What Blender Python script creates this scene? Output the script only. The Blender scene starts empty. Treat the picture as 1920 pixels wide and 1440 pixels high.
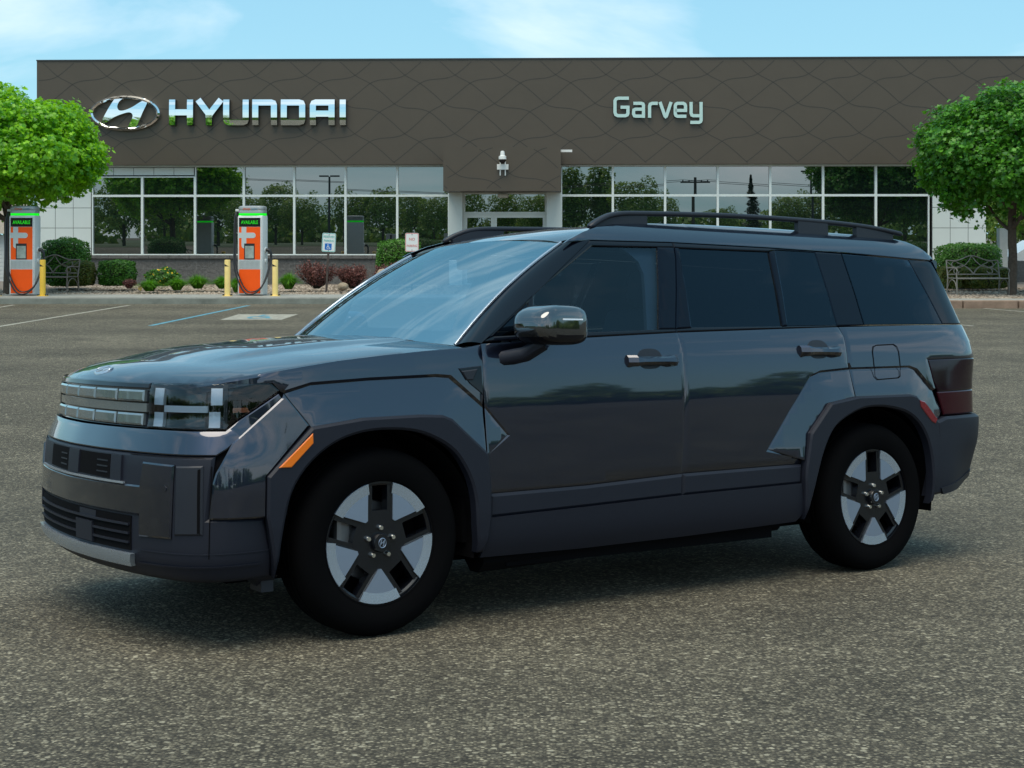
import bpy, bmesh, math, random
import numpy as np
from mathutils import Vector, Matrix, noise as mnoise
random.seed(7); rng = np.random.default_rng(7)
SC = bpy.context.scene; COL = SC.collection
R = math.radians

# ------------------------------------------------------------------ camera
F = 2706.0; CX = 960.0; HZ = 440.0; EYE = 1.69
cd = bpy.data.cameras.new('camera'); cam = bpy.data.objects.new('camera', cd); COL.objects.link(cam)
cam.location = (0, 0, EYE); cam.rotation_euler = (R(90), 0, 0)
cd.sensor_width = 36; cd.lens = F / 1920 * 36; cd.shift_y = (HZ - 720) / 1920
cd.clip_start = 0.05; cd.clip_end = 3000
SC.camera = cam
SC.view_settings.view_transform = 'Standard'; SC.view_settings.look = 'None'
SC.view_settings.gamma = 1; SC.view_settings.exposure = EXPOSURE = 0.07
SC.cycles.max_bounces = 8; SC.cycles.transparent_max_bounces = 12
SC.cycles.sample_clamp_indirect = 6

# ------------------------------------------------------------------ sky and sun
SUN_EL, SUN_AZ = R(69), R(198)         # azimuth clockwise from +Y: high behind the camera, to its left
wd = bpy.data.worlds.new('World'); SC.world = wd; wd.use_nodes = True
nt = wd.node_tree; nd = nt.nodes; lk = nt.links; nd.clear()
out = nd.new('ShaderNodeOutputWorld'); bg = nd.new('ShaderNodeBackground'); lk.new(bg.outputs[0], out.inputs[0])
sky = nd.new('ShaderNodeTexSky'); sky.sky_type = 'NISHITA'; sky.sun_disc = False
sky.sun_elevation = SUN_EL; sky.sun_rotation = SUN_AZ
sky.air_density = 1.0; sky.dust_density = 0.6; sky.ozone_density = 1.6
tc = nd.new('ShaderNodeTexCoord'); mp = nd.new('ShaderNodeMapping'); mp.inputs['Scale'].default_value = (1.0, 1.0, 3.0)
mp.inputs['Location'].default_value = (1.2, 0.7, 0.46)
lk.new(tc.outputs['Generated'], mp.inputs[0])
n1 = nd.new('ShaderNodeTexNoise'); n1.inputs['Scale'].default_value = 2.6; n1.inputs['Detail'].default_value = 7; n1.inputs['Roughness'].default_value = 0.55
n1.inputs['Distortion'].default_value = 0.5
lk.new(mp.outputs[0], n1.inputs['Vector'])
cr = nd.new('ShaderNodeValToRGB'); cr.color_ramp.elements[0].position = 0.51; cr.color_ramp.elements[1].position = 0.80
cr.color_ramp.elements[1].color = (0.9, 0.9, 0.9, 1)
sepd = nd.new('ShaderNodeSeparateXYZ'); lk.new(tc.outputs['Generated'], sepd.inputs[0])      # more cloud on the side of the sky facing the showroom
mrd = nd.new('ShaderNodeMapRange'); mrd.inputs[1].default_value = -0.2; mrd.inputs[2].default_value = -0.9; mrd.inputs[3].default_value = 0.0; mrd.inputs[4].default_value = 0.14; lk.new(sepd.outputs['Y'], mrd.inputs[0])
addc = nd.new('ShaderNodeMath'); addc.operation = 'ADD'; lk.new(n1.outputs['Fac'], addc.inputs[0]); lk.new(mrd.outputs[0], addc.inputs[1]); lk.new(addc.outputs[0], cr.inputs[0])
tint = nd.new('ShaderNodeMixRGB'); tint.blend_type = 'MULTIPLY'; tint.inputs[0].default_value = 1; tint.inputs[2].default_value = (0.90, 1.14, 1.10, 1); lk.new(sky.outputs[0], tint.inputs[1])
mx = nd.new('ShaderNodeMixRGB'); mx.inputs[2].default_value = (9.4, 9.9, 10.2, 1)
lk.new(cr.outputs[0], mx.inputs[0]); veil = nd.new('ShaderNodeMixRGB'); veil.inputs[0].default_value = 0.62; veil.inputs[2].default_value = (2.95, 5.95, 7.7, 1); lk.new(tint.outputs[0], veil.inputs[1])   # thin even high cloud
lk.new(veil.outputs[0], mx.inputs[1])
lk.new(mx.outputs[0], bg.inputs['Color']); bg.inputs['Strength'].default_value = 0.125

sl = bpy.data.lights.new('sun', 'SUN'); sl.energy = 3.2; sl.angle = R(46); sl.color = (1.0, 0.89, 0.72)
so = bpy.data.objects.new('sun', sl); COL.objects.link(so)
sd = Vector((math.sin(SUN_AZ) * math.cos(SUN_EL), math.cos(SUN_AZ) * math.cos(SUN_EL), math.sin(SUN_EL)))
so.rotation_euler = sd.to_track_quat('Z', 'Y').to_euler(); so.location = (30, 60, 80)

# ------------------------------------------------------------------ helpers
def at(px, py, D):
    return Vector(((px - CX) / F * D, D, EYE - (py - HZ) / F * D))
def tag(o, label=None, cat=None, group=None, kind=None):
    if label: o['label'] = label
    if cat: o['category'] = cat
    if group: o['group'] = group
    if kind: o['kind'] = kind
    return o
def empty(name, loc=(0, 0, 0), rz=0.0, label=None, cat=None, group=None):
    o = bpy.data.objects.new(name, None); COL.objects.link(o)
    o.location = loc; o.rotation_euler = (0, 0, rz); o.empty_display_size = 0.2
    return tag(o, label, cat, group)
def copy_tree(o, parent=None):
    c = o.copy(); COL.objects.link(c); c.parent = parent
    for ch in list(o.children): copy_tree(ch, c)
    return c

class MB:
    """collects shapes, then links them as ONE mesh object"""
    def __init__(s): s.v = []; s.f = []; s.mi = []; s.cur = 0
    def add(s, vs, fs, m=None):
        n = len(s.v); s.v += [tuple(v) for v in vs]; s.f += [tuple(i + n for i in f) for f in fs]
        s.mi += [s.cur if m is None else m] * len(fs)
    def box(s, c, size, rz=0.0, rx=0.0, ry=0.0, bev=0.0, m=None):
        b = bmesh.new(); bmesh.ops.create_cube(b, size=1)
        for v in b.verts: v.co = Vector((v.co.x * size[0], v.co.y * size[1], v.co.z * size[2]))
        if bev > 0: bmesh.ops.bevel(b, geom=b.edges[:], offset=bev, segments=2, profile=0.6, affect='EDGES')
        M = Matrix.Translation(c) @ Matrix.Rotation(rz, 4, 'Z') @ Matrix.Rotation(ry, 4, 'Y') @ Matrix.Rotation(rx, 4, 'X')
        s.bm(b, M, m)
    def bm(s, b, M=Matrix(), m=None):
        b.verts.index_update()
        s.add([M @ v.co for v in b.verts], [[v.index for v in f.verts] for f in b.faces], m); b.free()
    def bx(s, x0, x1, y0, y1, z0, z1, bev=0.0, m=None):
        s.box(((x0 + x1) / 2, (y0 + y1) / 2, (z0 + z1) / 2), (abs(x1 - x0), abs(y1 - y0), abs(z1 - z0)), bev=bev, m=m)
    def tube(s, pts, r, n=10, cap=True, m=None, sq=None):
        pts = [Vector(p) for p in pts]; rs = r if isinstance(r, (list, tuple)) else [r] * len(pts)
        rings = []; up = None
        for i, p in enumerate(pts):
            t = (pts[min(i + 1, len(pts) - 1)] - pts[max(i - 1, 0)])
            if t.length < 1e-9: t = Vector((0, 0, 1))
            t.normalize()
            if up is None: up = Vector((0, 0, 1)) if abs(t.z) < 0.9 else Vector((1, 0, 0))
            a = t.cross(up)
            if a.length < 1e-5: a = t.cross(Vector((0, 1, 0)))
            a.normalize(); b = a.cross(t).normalized(); up = b
            rr = rs[i]; ra, rb = (rr if isinstance(rr, (tuple, list)) else (rr, rr))
            ring = []
            for k in range(n):
                th = 2 * math.pi * (k + .5) / n; c_, s_ = math.cos(th), math.sin(th)
                if sq: c_ = math.copysign(abs(c_) ** sq, c_); s_ = math.copysign(abs(s_) ** sq, s_)
                ring.append(p + a * (c_ * ra) + b * (s_ * rb))
            rings.append(ring)
        vs = [v for rg in rings for v in rg]; fs = []
        for i in range(len(pts) - 1):
            for k in range(n):
                k2 = (k + 1) % n
                fs.append((i * n + k, i * n + k2, (i + 1) * n + k2, (i + 1) * n + k))
        if cap:
            fs.append(tuple(range(n - 1, -1, -1))); fs.append(tuple((len(pts) - 1) * n + k for k in range(n)))
        s.add(vs, fs, m)
    def lathe(s, prof, c=(0, 0, 0), n=32, axis='Z', m=None, closed=False):
        vs = []; fs = []; k = len(prof)
        for i in range(n):
            th = 2 * math.pi * i / n
            for (r, h) in prof:
                if axis == 'Z': vs.append((c[0] + r * math.cos(th), c[1] + r * math.sin(th), c[2] + h))
                else: vs.append((c[0] + r * math.cos(th), c[1] + h, c[2] + r * math.sin(th)))
        for i in range(n):
            j = (i + 1) % n
            for a in range(k if closed else k - 1):
                b = (a + 1) % k
                f = (i * k + a, j * k + a, j * k + b, i * k + b)
                fs.append(f if axis == 'Z' else f[::-1])
        s.add(vs, fs, m)
    def ext(s, poly, y0, y1, m=None, M=Matrix()):
        """polygon in x,z extruded from y0 (front) to y1"""
        n = len(poly)
        A = sum(poly[i][0] * poly[(i + 1) % n][1] - poly[(i + 1) % n][0] * poly[i][1] for i in range(n))
        if A < 0: poly = poly[::-1]
        vs = [M @ Vector((x, y0, z)) for x, z in poly] + [M @ Vector((x, y1, z)) for x, z in poly]
        fs = [tuple(range(n)), tuple(range(2 * n - 1, n - 1, -1))]
        for i in range(n):
            j = (i + 1) % n; fs.append((j, i, i + n, j + n))
        s.add(vs, fs, m)
    def ribbon(s, pts, w, y0, y1, closed=False, m=None):
        """stroke of width w along x,z points, extruded"""
        L, Rr = stroke(pts, w, closed); n = len(pts)
        vs = []
        for a, b in zip(L, Rr): vs += [(a[0], y0, a[1]), (b[0], y0, b[1]), (a[0], y1, a[1]), (b[0], y1, b[1])]
        fs = []
        for i in range(n if closed else n - 1):
            p, q = 4 * i, 4 * ((i + 1) % n)
            fs += [(p, p + 1, q + 1, q), (p, q, q + 2, p + 2), (p + 1, p + 3, q + 3, q + 1), (p + 2, q + 2, q + 3, p + 3)]
        if not closed:
            fs += [(0, 2, 3, 1), (4 * n - 4, 4 * n - 3, 4 * n - 1, 4 * n - 2)]
        s.add(vs, fs, m)
    def build(s, name, mats, parent=None, smooth=None, loc=None):
        me = bpy.data.meshes.new(name); me.from_pydata([tuple(v) for v in s.v], [], s.f)
        if not isinstance(mats, (list, tuple)): mats = [mats]
        for m in mats: me.materials.append(m)
        if len(mats) > 1: me.polygons.foreach_set('material_index', s.mi)
        if smooth is not None:
            me.polygons.foreach_set('use_smooth', [True] * len(me.polygons)); me.set_sharp_from_angle(angle=R(smooth))
        me.update()
        o = bpy.data.objects.new(name, me); COL.objects.link(o)
        if parent: o.parent = parent
        if loc: o.location = loc
        return o
def stroke(pts, w, closed=False):
    n = len(pts); L = []; Rr = []
    for i in range(n):
        p = Vector(pts[i])
        a = Vector(pts[i - 1]) if (i > 0 or closed) else None
        b = Vector(pts[(i + 1) % n]) if (i < n - 1 or closed) else None
        d1 = (p - a).normalized() if a is not None else (b - p).normalized()
        d2 = (b - p).normalized() if b is not None else d1
        n1 = Vector((-d1.y, d1.x)); n2 = Vector((-d2.y, d2.x)); m = n1 + n2
        if m.length < 1e-6: m = n1.copy()
        m.normalize(); k = (w / 2) / max(0.35, m.dot(n1))
        L.append(p + m * k); Rr.append(p - m * k)
    return L, Rr
def arc(cx, cz, r, a0, a1, n=6, rz=None):
    rz = rz or r
    return [(cx + r * math.cos(R(a0 + (a1 - a0) * i / n)), cz + rz * math.sin(R(a0 + (a1 - a0) * i / n))) for i in range(n + 1)]
def catm(P, n=8):
    P = [Vector(p) for p in P]; Q = [2 * P[0] - P[1]] + P + [2 * P[-1] - P[-2]]; o = []
    for i in range(1, len(Q) - 2):
        a, b, c, d = Q[i - 1:i + 3]
        for k in range(n):
            t = k / n; o.append(.5 * ((2 * b) + (c - a) * t + (2 * a - 5 * b + 4 * c - d) * t * t + (3 * b - a - 3 * c + d) * t ** 3))
    o.append(P[-1]); return o

# ------------------------------------------------------------------ materials
def mat(name, col, rough=0.5, metal=0.0, spec=0.5, coat=0.0, coat_r=0.03, ior=1.5, emit=None, es=0, var=0.0, vs=6.0, bump=0.0, bs=40.0, trans=0.0, sheen=0.0):
    m = bpy.data.materials.new(name); m.use_nodes = True; n = m.node_tree.nodes; l = m.node_tree.links
    p = n['Principled BSDF']
    p.inputs['Base Color'].default_value = (*col, 1); p.inputs['Roughness'].default_value = rough
    p.inputs['Metallic'].default_value = metal; p.inputs['IOR'].default_value = ior
    p.inputs['Specular IOR Level'].default_value = spec
    p.inputs['Coat Weight'].default_value = coat; p.inputs['Coat Roughness'].default_value = coat_r
    p.inputs['Transmission Weight'].default_value = trans
    if emit: p.inputs['Emission Color'].default_value = (*emit, 1); p.inputs['Emission Strength'].default_value = es
    if var > 0 or bump > 0:
        t = n.new('ShaderNodeTexCoord')
    if var > 0:
        nz = n.new('ShaderNodeTexNoise'); nz.inputs['Scale'].default_value = vs; nz.inputs['Detail'].default_value = 8; nz.inputs['Roughness'].default_value = 0.65
        l.new(t.outputs['Object'], nz.inputs['Vector'])
        r = n.new('ShaderNodeValToRGB'); r.color_ramp.elements[0].position = 0.3; r.color_ramp.elements[1].position = 0.7
        r.color_ramp.elements[0].color = tuple(c * (1 - var) for c in col) + (1,); r.color_ramp.elements[1].color = tuple(min(1, c * (1 + var)) for c in col) + (1,)
        l.new(nz.outputs['Fac'], r.inputs[0]); l.new(r.outputs[0], p.inputs['Base Color'])
    if bump > 0:
        nb = n.new('ShaderNodeTexNoise'); nb.inputs['Scale'].default_value = bs; nb.inputs['Detail'].default_value = 4
        l.new(t.outputs['Object'], nb.inputs['Vector'])
        b = n.new('ShaderNodeBump'); b.inputs['Strength'].default_value = bump; b.inputs['Distance'].default_value = 0.02
        l.new(nb.outputs['Fac'], b.inputs['Height']); l.new(b.outputs[0], p.inputs['Normal'])
    return m
def leaf_mat(name, c0, c1, rough=0.45, tr=0.35, trc=None):
    """two leaf colours mixed by a random number per leaf, thin-leaf translucency"""
    m = bpy.data.materials.new(name); m.use_nodes = True; n = m.node_tree.nodes; l = m.node_tree.links
    p = n['Principled BSDF']; o = n['Material Output']
    a = n.new('ShaderNodeAttribute'); a.attribute_name = 'rnd'
    r = n.new('ShaderNodeValToRGB'); r.color_ramp.elements[0].color = (*c0, 1); r.color_ramp.elements[1].color = (*c1, 1)
    l.new(a.outputs['Fac'], r.inputs[0]); l.new(r.outputs[0], p.inputs['Base Color'])
    p.inputs['Roughness'].default_value = rough
    t = n.new('ShaderNodeBsdfTranslucent'); mxs = n.new('ShaderNodeMixShader'); mxs.inputs[0].default_value = tr
    if trc: t.inputs['Color'].default_value = (*trc, 1)
    else: l.new(r.outputs[0], t.inputs['Color'])
    l.new(p.outputs[0], mxs.inputs[1]); l.new(t.outputs[0], mxs.inputs[2]); l.new(mxs.outputs[0], o.inputs['Surface'])
    return m

def asphalt_mat():
    m = bpy.data.materials.new('asphalt'); m.use_nodes = True; n = m.node_tree.nodes; l = m.node_tree.links
    p = n['Principled BSDF']; t = n.new('ShaderNodeTexCoord')
    def noise(sc, det=4, ro=0.6):
        z = n.new('ShaderNodeTexNoise'); z.inputs['Scale'].default_value = sc; z.inputs['Detail'].default_value = det; z.inputs['Roughness'].default_value = ro
        l.new(t.outputs['Object'], z.inputs['Vector']); return z
    v = n.new('ShaderNodeTexVoronoi'); v.inputs['Scale'].default_value = 95; l.new(t.outputs['Object'], v.inputs['Vector'])
    sep = n.new('ShaderNodeSeparateColor'); l.new(v.outputs['Color'], sep.inputs[0])
    ramp = n.new('ShaderNodeValToRGB'); e = ramp.color_ramp.elements
    e[0].position = 0.0; e[0].color = (0.040, 0.035, 0.028, 1); e[1].position = 1.0; e[1].color = (0.47, 0.42, 0.30, 1)
    a = e.new(0.45); a.color = (0.130, 0.113, 0.082, 1); a = e.new(0.8); a.color = (0.222, 0.196, 0.137, 1)
    l.new(sep.outputs[0], ramp.inputs[0])
    # binder between the stones
    b1 = n.new('ShaderNodeMixRGB'); b1.inputs[2].default_value = (0.066, 0.058, 0.044, 1)
    dr = n.new('ShaderNodeMapRange'); dr.inputs[1].default_value = 0.35; dr.inputs[2].default_value = 0.75; l.new(v.outputs['Distance'], dr.inputs[0])
    l.new(dr.outputs[0], b1.inputs[0]); l.new(ramp.outputs[0], b1.inputs[1])
    v2 = n.new('ShaderNodeTexVoronoi'); v2.inputs['Scale'].default_value = 46; v2.inputs['Randomness'].default_value = 1; l.new(t.outputs['Object'], v2.inputs['Vector'])
    sp2 = n.new('ShaderNodeSeparateColor'); l.new(v2.outputs['Color'], sp2.inputs[0])
    r2 = n.new('ShaderNodeMapRange'); r2.inputs[1].default_value = 0.80; r2.inputs[2].default_value = 0.90; l.new(sp2.outputs[1], r2.inputs[0])
    d2 = n.new('ShaderNodeMapRange'); d2.inputs[1].default_value = 0.50; d2.inputs[2].default_value = 0.38; l.new(v2.outputs['Distance'], d2.inputs[0])
    m2 = n.new('ShaderNodeMath'); m2.operation = 'MULTIPLY'; l.new(r2.outputs[0], m2.inputs[0]); l.new(d2.outputs[0], m2.inputs[1])
    r3 = n.new('ShaderNodeValToRGB'); r3.color_ramp.elements[0].color = (0.10, 0.088, 0.066, 1); r3.color_ramp.elements[1].color = (0.46, 0.42, 0.31, 1); l.new(sp2.outputs[2], r3.inputs[0])
    b0 = b1; b1 = n.new('ShaderNodeMixRGB'); l.new(m2.outputs[0], b1.inputs[0]); l.new(b0.outputs[0], b1.inputs[1]); l.new(r3.outputs[0], b1.inputs[2])
    # big stains and worn paths
    g = noise(0.55, 6, 0.6); gr = n.new('ShaderNodeMapRange'); gr.inputs[1].default_value = 0.3; gr.inputs[2].default_value = 0.7; gr.inputs[3].default_value = 0.62; gr.inputs[4].default_value = 0.96
    l.new(g.outputs['Fac'], gr.inputs[0])
    mps = n.new('ShaderNodeMapping'); mps.inputs['Scale'].default_value = (0.10, 1.0, 1.0); l.new(t.outputs['Object'], mps.inputs[0])
    g3 = n.new('ShaderNodeTexNoise'); g3.inputs['Scale'].default_value = 0.9; g3.inputs['Detail'].default_value = 5; l.new(mps.outputs[0], g3.inputs['Vector'])     # worn lanes along the rows
    gr3 = n.new('ShaderNodeMapRange'); gr3.inputs[1].default_value = 0.35; gr3.inputs[2].default_value = 0.65; gr3.inputs[3].default_value = 0.86; gr3.inputs[4].default_value = 1.12; l.new(g3.outputs['Fac'], gr3.inputs[0])
    gm = noise(3.2, 4, 0.6); rm = n.new('ShaderNodeMapRange'); rm.inputs[1].default_value = 0.3; rm.inputs[2].default_value = 0.7; rm.inputs[3].default_value = 0.86; rm.inputs[4].default_value = 1.12; l.new(gm.outputs['Fac'], rm.inputs[0])
    go = noise(0.8, 3, 0.5); ro = n.new('ShaderNodeMapRange'); ro.inputs[1].default_value = 0.60; ro.inputs[2].default_value = 0.72; ro.inputs[3].default_value = 1.0; ro.inputs[4].default_value = 0.66; l.new(go.outputs['Fac'], ro.inputs[0])   # old oil stains
    g2 = noise(14, 5, 0.7); gr2 = n.new('ShaderNodeMapRange'); gr2.inputs[1].default_value = 0.3; gr2.inputs[2].default_value = 0.7; gr2.inputs[3].default_value = 0.72; gr2.inputs[4].default_value = 1.3
    l.new(g2.outputs['Fac'], gr2.inputs[0])
    mu = n.new('ShaderNodeMath'); mu.operation = 'MULTIPLY'; l.new(gr.outputs[0], mu.inputs[0]); l.new(gr2.outputs[0], mu.inputs[1])
    mu2 = n.new('ShaderNodeMath'); mu2.operation = 'MULTIPLY'; mo = n.new('ShaderNodeMath'); mo.operation = 'MULTIPLY'; l.new(mu.outputs[0], mo.inputs[0]); l.new(ro.outputs[0], mo.inputs[1]); mm_ = n.new('ShaderNodeMath'); mm_.operation = 'MULTIPLY'; l.new(mo.outputs[0], mm_.inputs[0]); l.new(rm.outputs[0], mm_.inputs[1]); l.new(mm_.outputs[0], mu2.inputs[0]); l.new(gr3.outputs[0], mu2.inputs[1])
    vm = n.new('ShaderNodeVectorMath'); vm.operation = 'SCALE'; l.new(b1.outputs[0], vm.inputs[0]); l.new(mu2.outputs[0], vm.inputs['Scale'])
    l.new(vm.outputs[0], p.inputs['Base Color'])
    p.inputs['Roughness'].default_value = 0.85; p.inputs['Specular IOR Level'].default_value = 0.3
    n3 = noise(160, 3); ad = n.new('ShaderNodeMath'); ad.operation = 'SUBTRACT'; l.new(n3.outputs['Fac'], ad.inputs[0]); l.new(v.outputs['Distance'], ad.inputs[1])
    bu = n.new('ShaderNodeBump'); bu.inputs['Strength'].default_value = 0.55; bu.inputs['Distance'].default_value = 0.012
    l.new(ad.outputs[0], bu.inputs['Height']); l.new(bu.outputs[0], p.inputs['Normal'])
    return m

M = {}
M['asphalt'] = asphalt_mat()
M['paint_white'] = mat('worn_white_paint', (0.30, 0.285, 0.235), 0.8, var=0.45, vs=9)
M['paint_blue'] = mat('worn_blue_paint', (0.085, 0.26, 0.34), 0.8, var=0.4, vs=9)
M['concrete'] = mat('concrete', (0.27, 0.27, 0.245), 0.85, var=0.18, vs=3, bump=0.2)
M['concrete_dark'] = mat('dark_concrete', (0.185, 0.20, 0.175), 0.9, var=0.3, vs=2.2, bump=0.3)
M['kerb_brown'] = mat('brown_kerb_stone', (0.24, 0.165, 0.12), 0.85, var=0.25, vs=4, bump=0.25)
M['soil'] = mat('gravel_soil', (0.16, 0.13, 0.105), 0.95, var=0.4, vs=12, bump=0.4)
M['grass_far'] = mat('far_ground', (0.06, 0.085, 0.035), 0.95, var=0.3, vs=1)
M['fascia'] = mat('bronze_panel', (0.074, 0.058, 0.041), 0.42, metal=0.0, spec=0.5, var=0.05, vs=1.2)
M['joint'] = mat('panel_joint', (0.038, 0.033, 0.027), 0.6)
M['white_panel'] = mat('white_metal_panel', (0.62, 0.67, 0.65), 0.45, var=0.04, vs=1)
M['white_frame'] = mat('aluminium_frame', (0.72, 0.78, 0.76), 0.4, var=0.04)
M['panel_gap'] = mat('panel_gap', (0.10, 0.11, 0.11), 0.7)
M['pane'] = mat('tinted_pane', (0.006, 0.010, 0.010), 0.0, ior=3.0, spec=0.5)
M['darkmetal'] = mat('dark_metal', (0.03, 0.03, 0.032), 0.45)
M['chrome'] = mat('chrome', (0.86, 0.88, 0.88), 0.03, metal=1.0)
M['sign_side'] = mat('sign_return', (0.05, 0.06, 0.06), 0.4, metal=0.6)
M['aqua'] = mat('pale_letter_face', (0.48, 0.66, 0.63), 0.35)
M['plastic_white'] = mat('white_plastic', (0.72, 0.73, 0.71), 0.4)
M['black'] = mat('black_plastic', (0.012, 0.012, 0.013), 0.4)
M['lens_black'] = mat('black_dome', (0.01, 0.01, 0.012), 0.08)
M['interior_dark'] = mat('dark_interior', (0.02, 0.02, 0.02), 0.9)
M['roof_gravel'] = mat('roof_membrane', (0.3, 0.3, 0.29), 0.9)
def block_mat():
    m = bpy.data.materials.new('split_face_block'); m.use_nodes = True; n = m.node_tree.nodes; l = m.node_tree.links
    p = n['Principled BSDF']; t = n.new('ShaderNodeTexCoord'); mp_ = n.new('ShaderNodeMapping'); mp_.inputs['Rotation'].default_value = (R(90), 0, 0)
    l.new(t.outputs['Object'], mp_.inputs[0])
    b = n.new('ShaderNodeTexBrick'); b.inputs['Scale'].default_value = 1.0; b.inputs['Brick Width'].default_value = 0.62; b.inputs['Row Height'].default_value = 0.31
    b.inputs['Mortar Size'].default_value = 0.006; b.inputs['Color1'].default_value = (0.115, 0.112, 0.108, 1); b.inputs['Color2'].default_value = (0.135, 0.13, 0.124, 1); b.inputs['Mortar'].default_value = (0.16, 0.16, 0.155, 1)
    l.new(mp_.outputs[0], b.inputs['Vector'])
    z = n.new('ShaderNodeTexNoise'); z.inputs['Scale'].default_value = 11; z.inputs['Detail'].default_value = 9; z.inputs['Roughness'].default_value = 0.7; l.new(t.outputs['Object'], z.inputs['Vector'])
    mr = n.new('ShaderNodeMapRange'); mr.inputs[1].default_value = 0.3; mr.inputs[2].default_value = 0.7; mr.inputs[3].default_value = 0.72; mr.inputs[4].default_value = 1.28; l.new(z.outputs['Fac'], mr.inputs[0])
    vm = n.new('ShaderNodeVectorMath'); vm.operation = 'SCALE'; l.new(b.outputs['Color'], vm.inputs[0]); l.new(mr.outputs[0], vm.inputs['Scale']); l.new(vm.outputs[0], p.inputs['Base Color'])
    p.inputs['Roughness'].default_value = 0.95
    bu = n.new('ShaderNodeBump'); bu.inputs['Strength'].default_value = 0.9; bu.inputs['Distance'].default_value = 0.05; l.new(z.outputs['Fac'], bu.inputs['Height']); l.new(bu.outputs[0], p.inputs['Normal'])
    return m
M['block'] = block_mat()

# ------------------------------------------------------------------ ground
TAU = math.atan((628 - 440) / F)          # the car stands on an apron falling 4 degrees towards the building
def ground_z(y):
    def apron(y): return 0.054 - math.tan(TAU) * (y - 6.435)
    if y < -6: a = apron(-4) + 0.02
    elif y < -2: 
        t = (y + 6) / 4; a = (apron(-4) + 0.02) * (1 - t * t * (3 - 2 * t)) + apron(y) * t * t * (3 - 2 * t)
    elif y <= 9.9: a = apron(y)
    elif y < 16:
        y0 = 9.9; z0 = apron(y0); s0 = -math.tan(TAU); y1 = 16; z1 = -0.13; s1 = 0.13 / 19
        h = y1 - y0; t = (y - y0) / h
        a = (2*t**3-3*t*t+1)*z0 + (t**3-2*t*t+t)*h*s0 + (-2*t**3+3*t*t)*z1 + (t**3-t*t)*h*s1
    elif y < 35: a = -0.13 + 0.13 * (y - 16) / 19
    else: a = 0.0
    return a
def sheet(name, x0, x1, ys, zf, m, nx=2):
    b = MB(); vs = []; xs = [x0 + (x1 - x0) * i / (nx - 1) for i in range(nx)]
    for y in ys:
        for x in xs: vs.append((x, y, zf(y)))
    fs = [(i * nx + k, i * nx + k + 1, (i + 1) * nx + k + 1, (i + 1) * nx + k) for i in range(len(ys) - 1) for k in range(nx - 1)]
    b.add(vs, fs); return b.build(name, m, smooth=40)
ys = [-1500, -400, -120, -60] + [-40 + i * 2 for i in range(17)] + [-6 + i * 0.5 for i in range(45)] + [17 + i for i in range(20)] + [60, 120, 400, 1500]
g = sheet('ground', -1500, 1500, ys, ground_z, M['asphalt']); tag(g, 'grey speckled asphalt of the car park', 'ground', kind='structure')
def mark(name, pts, m, label, cat, lift=0.004, group=None):
    """painted line: quad strip of ground points (left,right pairs)"""
    b = MB(); vs = []
    for (l_, r_) in pts:
        for q in (l_, r_): vs.append((q[0], q[1], ground_z(q[1]) + lift))
    b.add(vs, [(2 * i, 2 * i + 1, 2 * i + 3, 2 * i + 2) for i in range(len(pts) - 1)])
    return tag(b.build(name, m), label, cat, group, 'structure')
def gpt(px, py):
    D = 30.0
    for _ in range(30): D = (EYE - ground_z(D)) * F / (py - HZ)
    return ((px - CX) / F * D, D)
def line(a, b, w, m, label, cat='painted line', group=None, n=6):
    A = Vector(a); B = Vector(b); d = (B - A).normalized(); nn = Vector((-d.y, d.x)) * (w / 2)
    return mark('parking_line', [(tuple(A.lerp(B, i / n) + nn), tuple(A.lerp(B, i / n) - nn)) for i in range(n + 1)], m, label, cat, group=group)
line(gpt(-60, 622), gpt(243, 572.5), 0.11, M['paint_white'], 'worn white parking line, left of the blue one', n=8)
line(gpt(282, 611), gpt(466, 573), 0.11, M['paint_blue'], 'blue parking line beside the wheelchair pad', n=8)
line(gpt(-130, 598), gpt(26, 572), 0.11, M['paint_white'], 'short white parking line ending below the left charger')
line(gpt(1845, 578.5), gpt(2010, 592), 0.11, M['paint_white'], 'white parking line by the brown kerb')
line(gpt(1795, 609), gpt(1826, 611.5), 0.09, M['paint_white'], 'short white paint stub just behind the rear of the car')
# wheelchair pad
q = [gpt(413, 599.5), gpt(492, 599.5), gpt(522, 599.5), gpt(559, 590)]
a, b_, c_, d_ = gpt(413, 599.8), gpt(528, 599.8), gpt(559, 589.5), gpt(447, 589.5)
mark('wheelchair_pad', [(d_, a), (c_, b_)], M['paint_white'], 'pale painted square with a blue wheelchair mark', 'painted mark')
def padpt(u, v):
    A, B, C_, D_ = map(Vector, (a, b_, c_, d_)); return A.lerp(B, u).lerp(D_.lerp(C_, u), v)
def padstroke(pts, w):
    L, Rr = stroke([padpt(*p) for p in pts], w); return list(zip(L, Rr))
bm_ = MB()
for pts in ([(0.48, .86), (0.47, .55), (0.62, .53), (0.70, .25), (0.76, .27)], [(0.47, .68), (0.6, .68)],
            [(0.42 + .0, .60), (0.36, .45), (0.38, .28), (0.48, .2), (0.58, .25), (0.63, .38)]):
    st = padstroke(pts, 0.09); vs = []
    for l_, r_ in st:
        for q in (l_, r_): vs.append((q[0], q[1], ground_z(q[1]) + 0.008))
    bm_.add(vs, [(2 * i, 2 * i + 1, 2 * i + 3, 2 * i + 2) for i in range(len(st) - 1)])
tag(bm_.build('wheelchair_mark', M['paint_blue']), 'blue wheelchair symbol painted on the pale square', 'painted mark', kind='structure')

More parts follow.
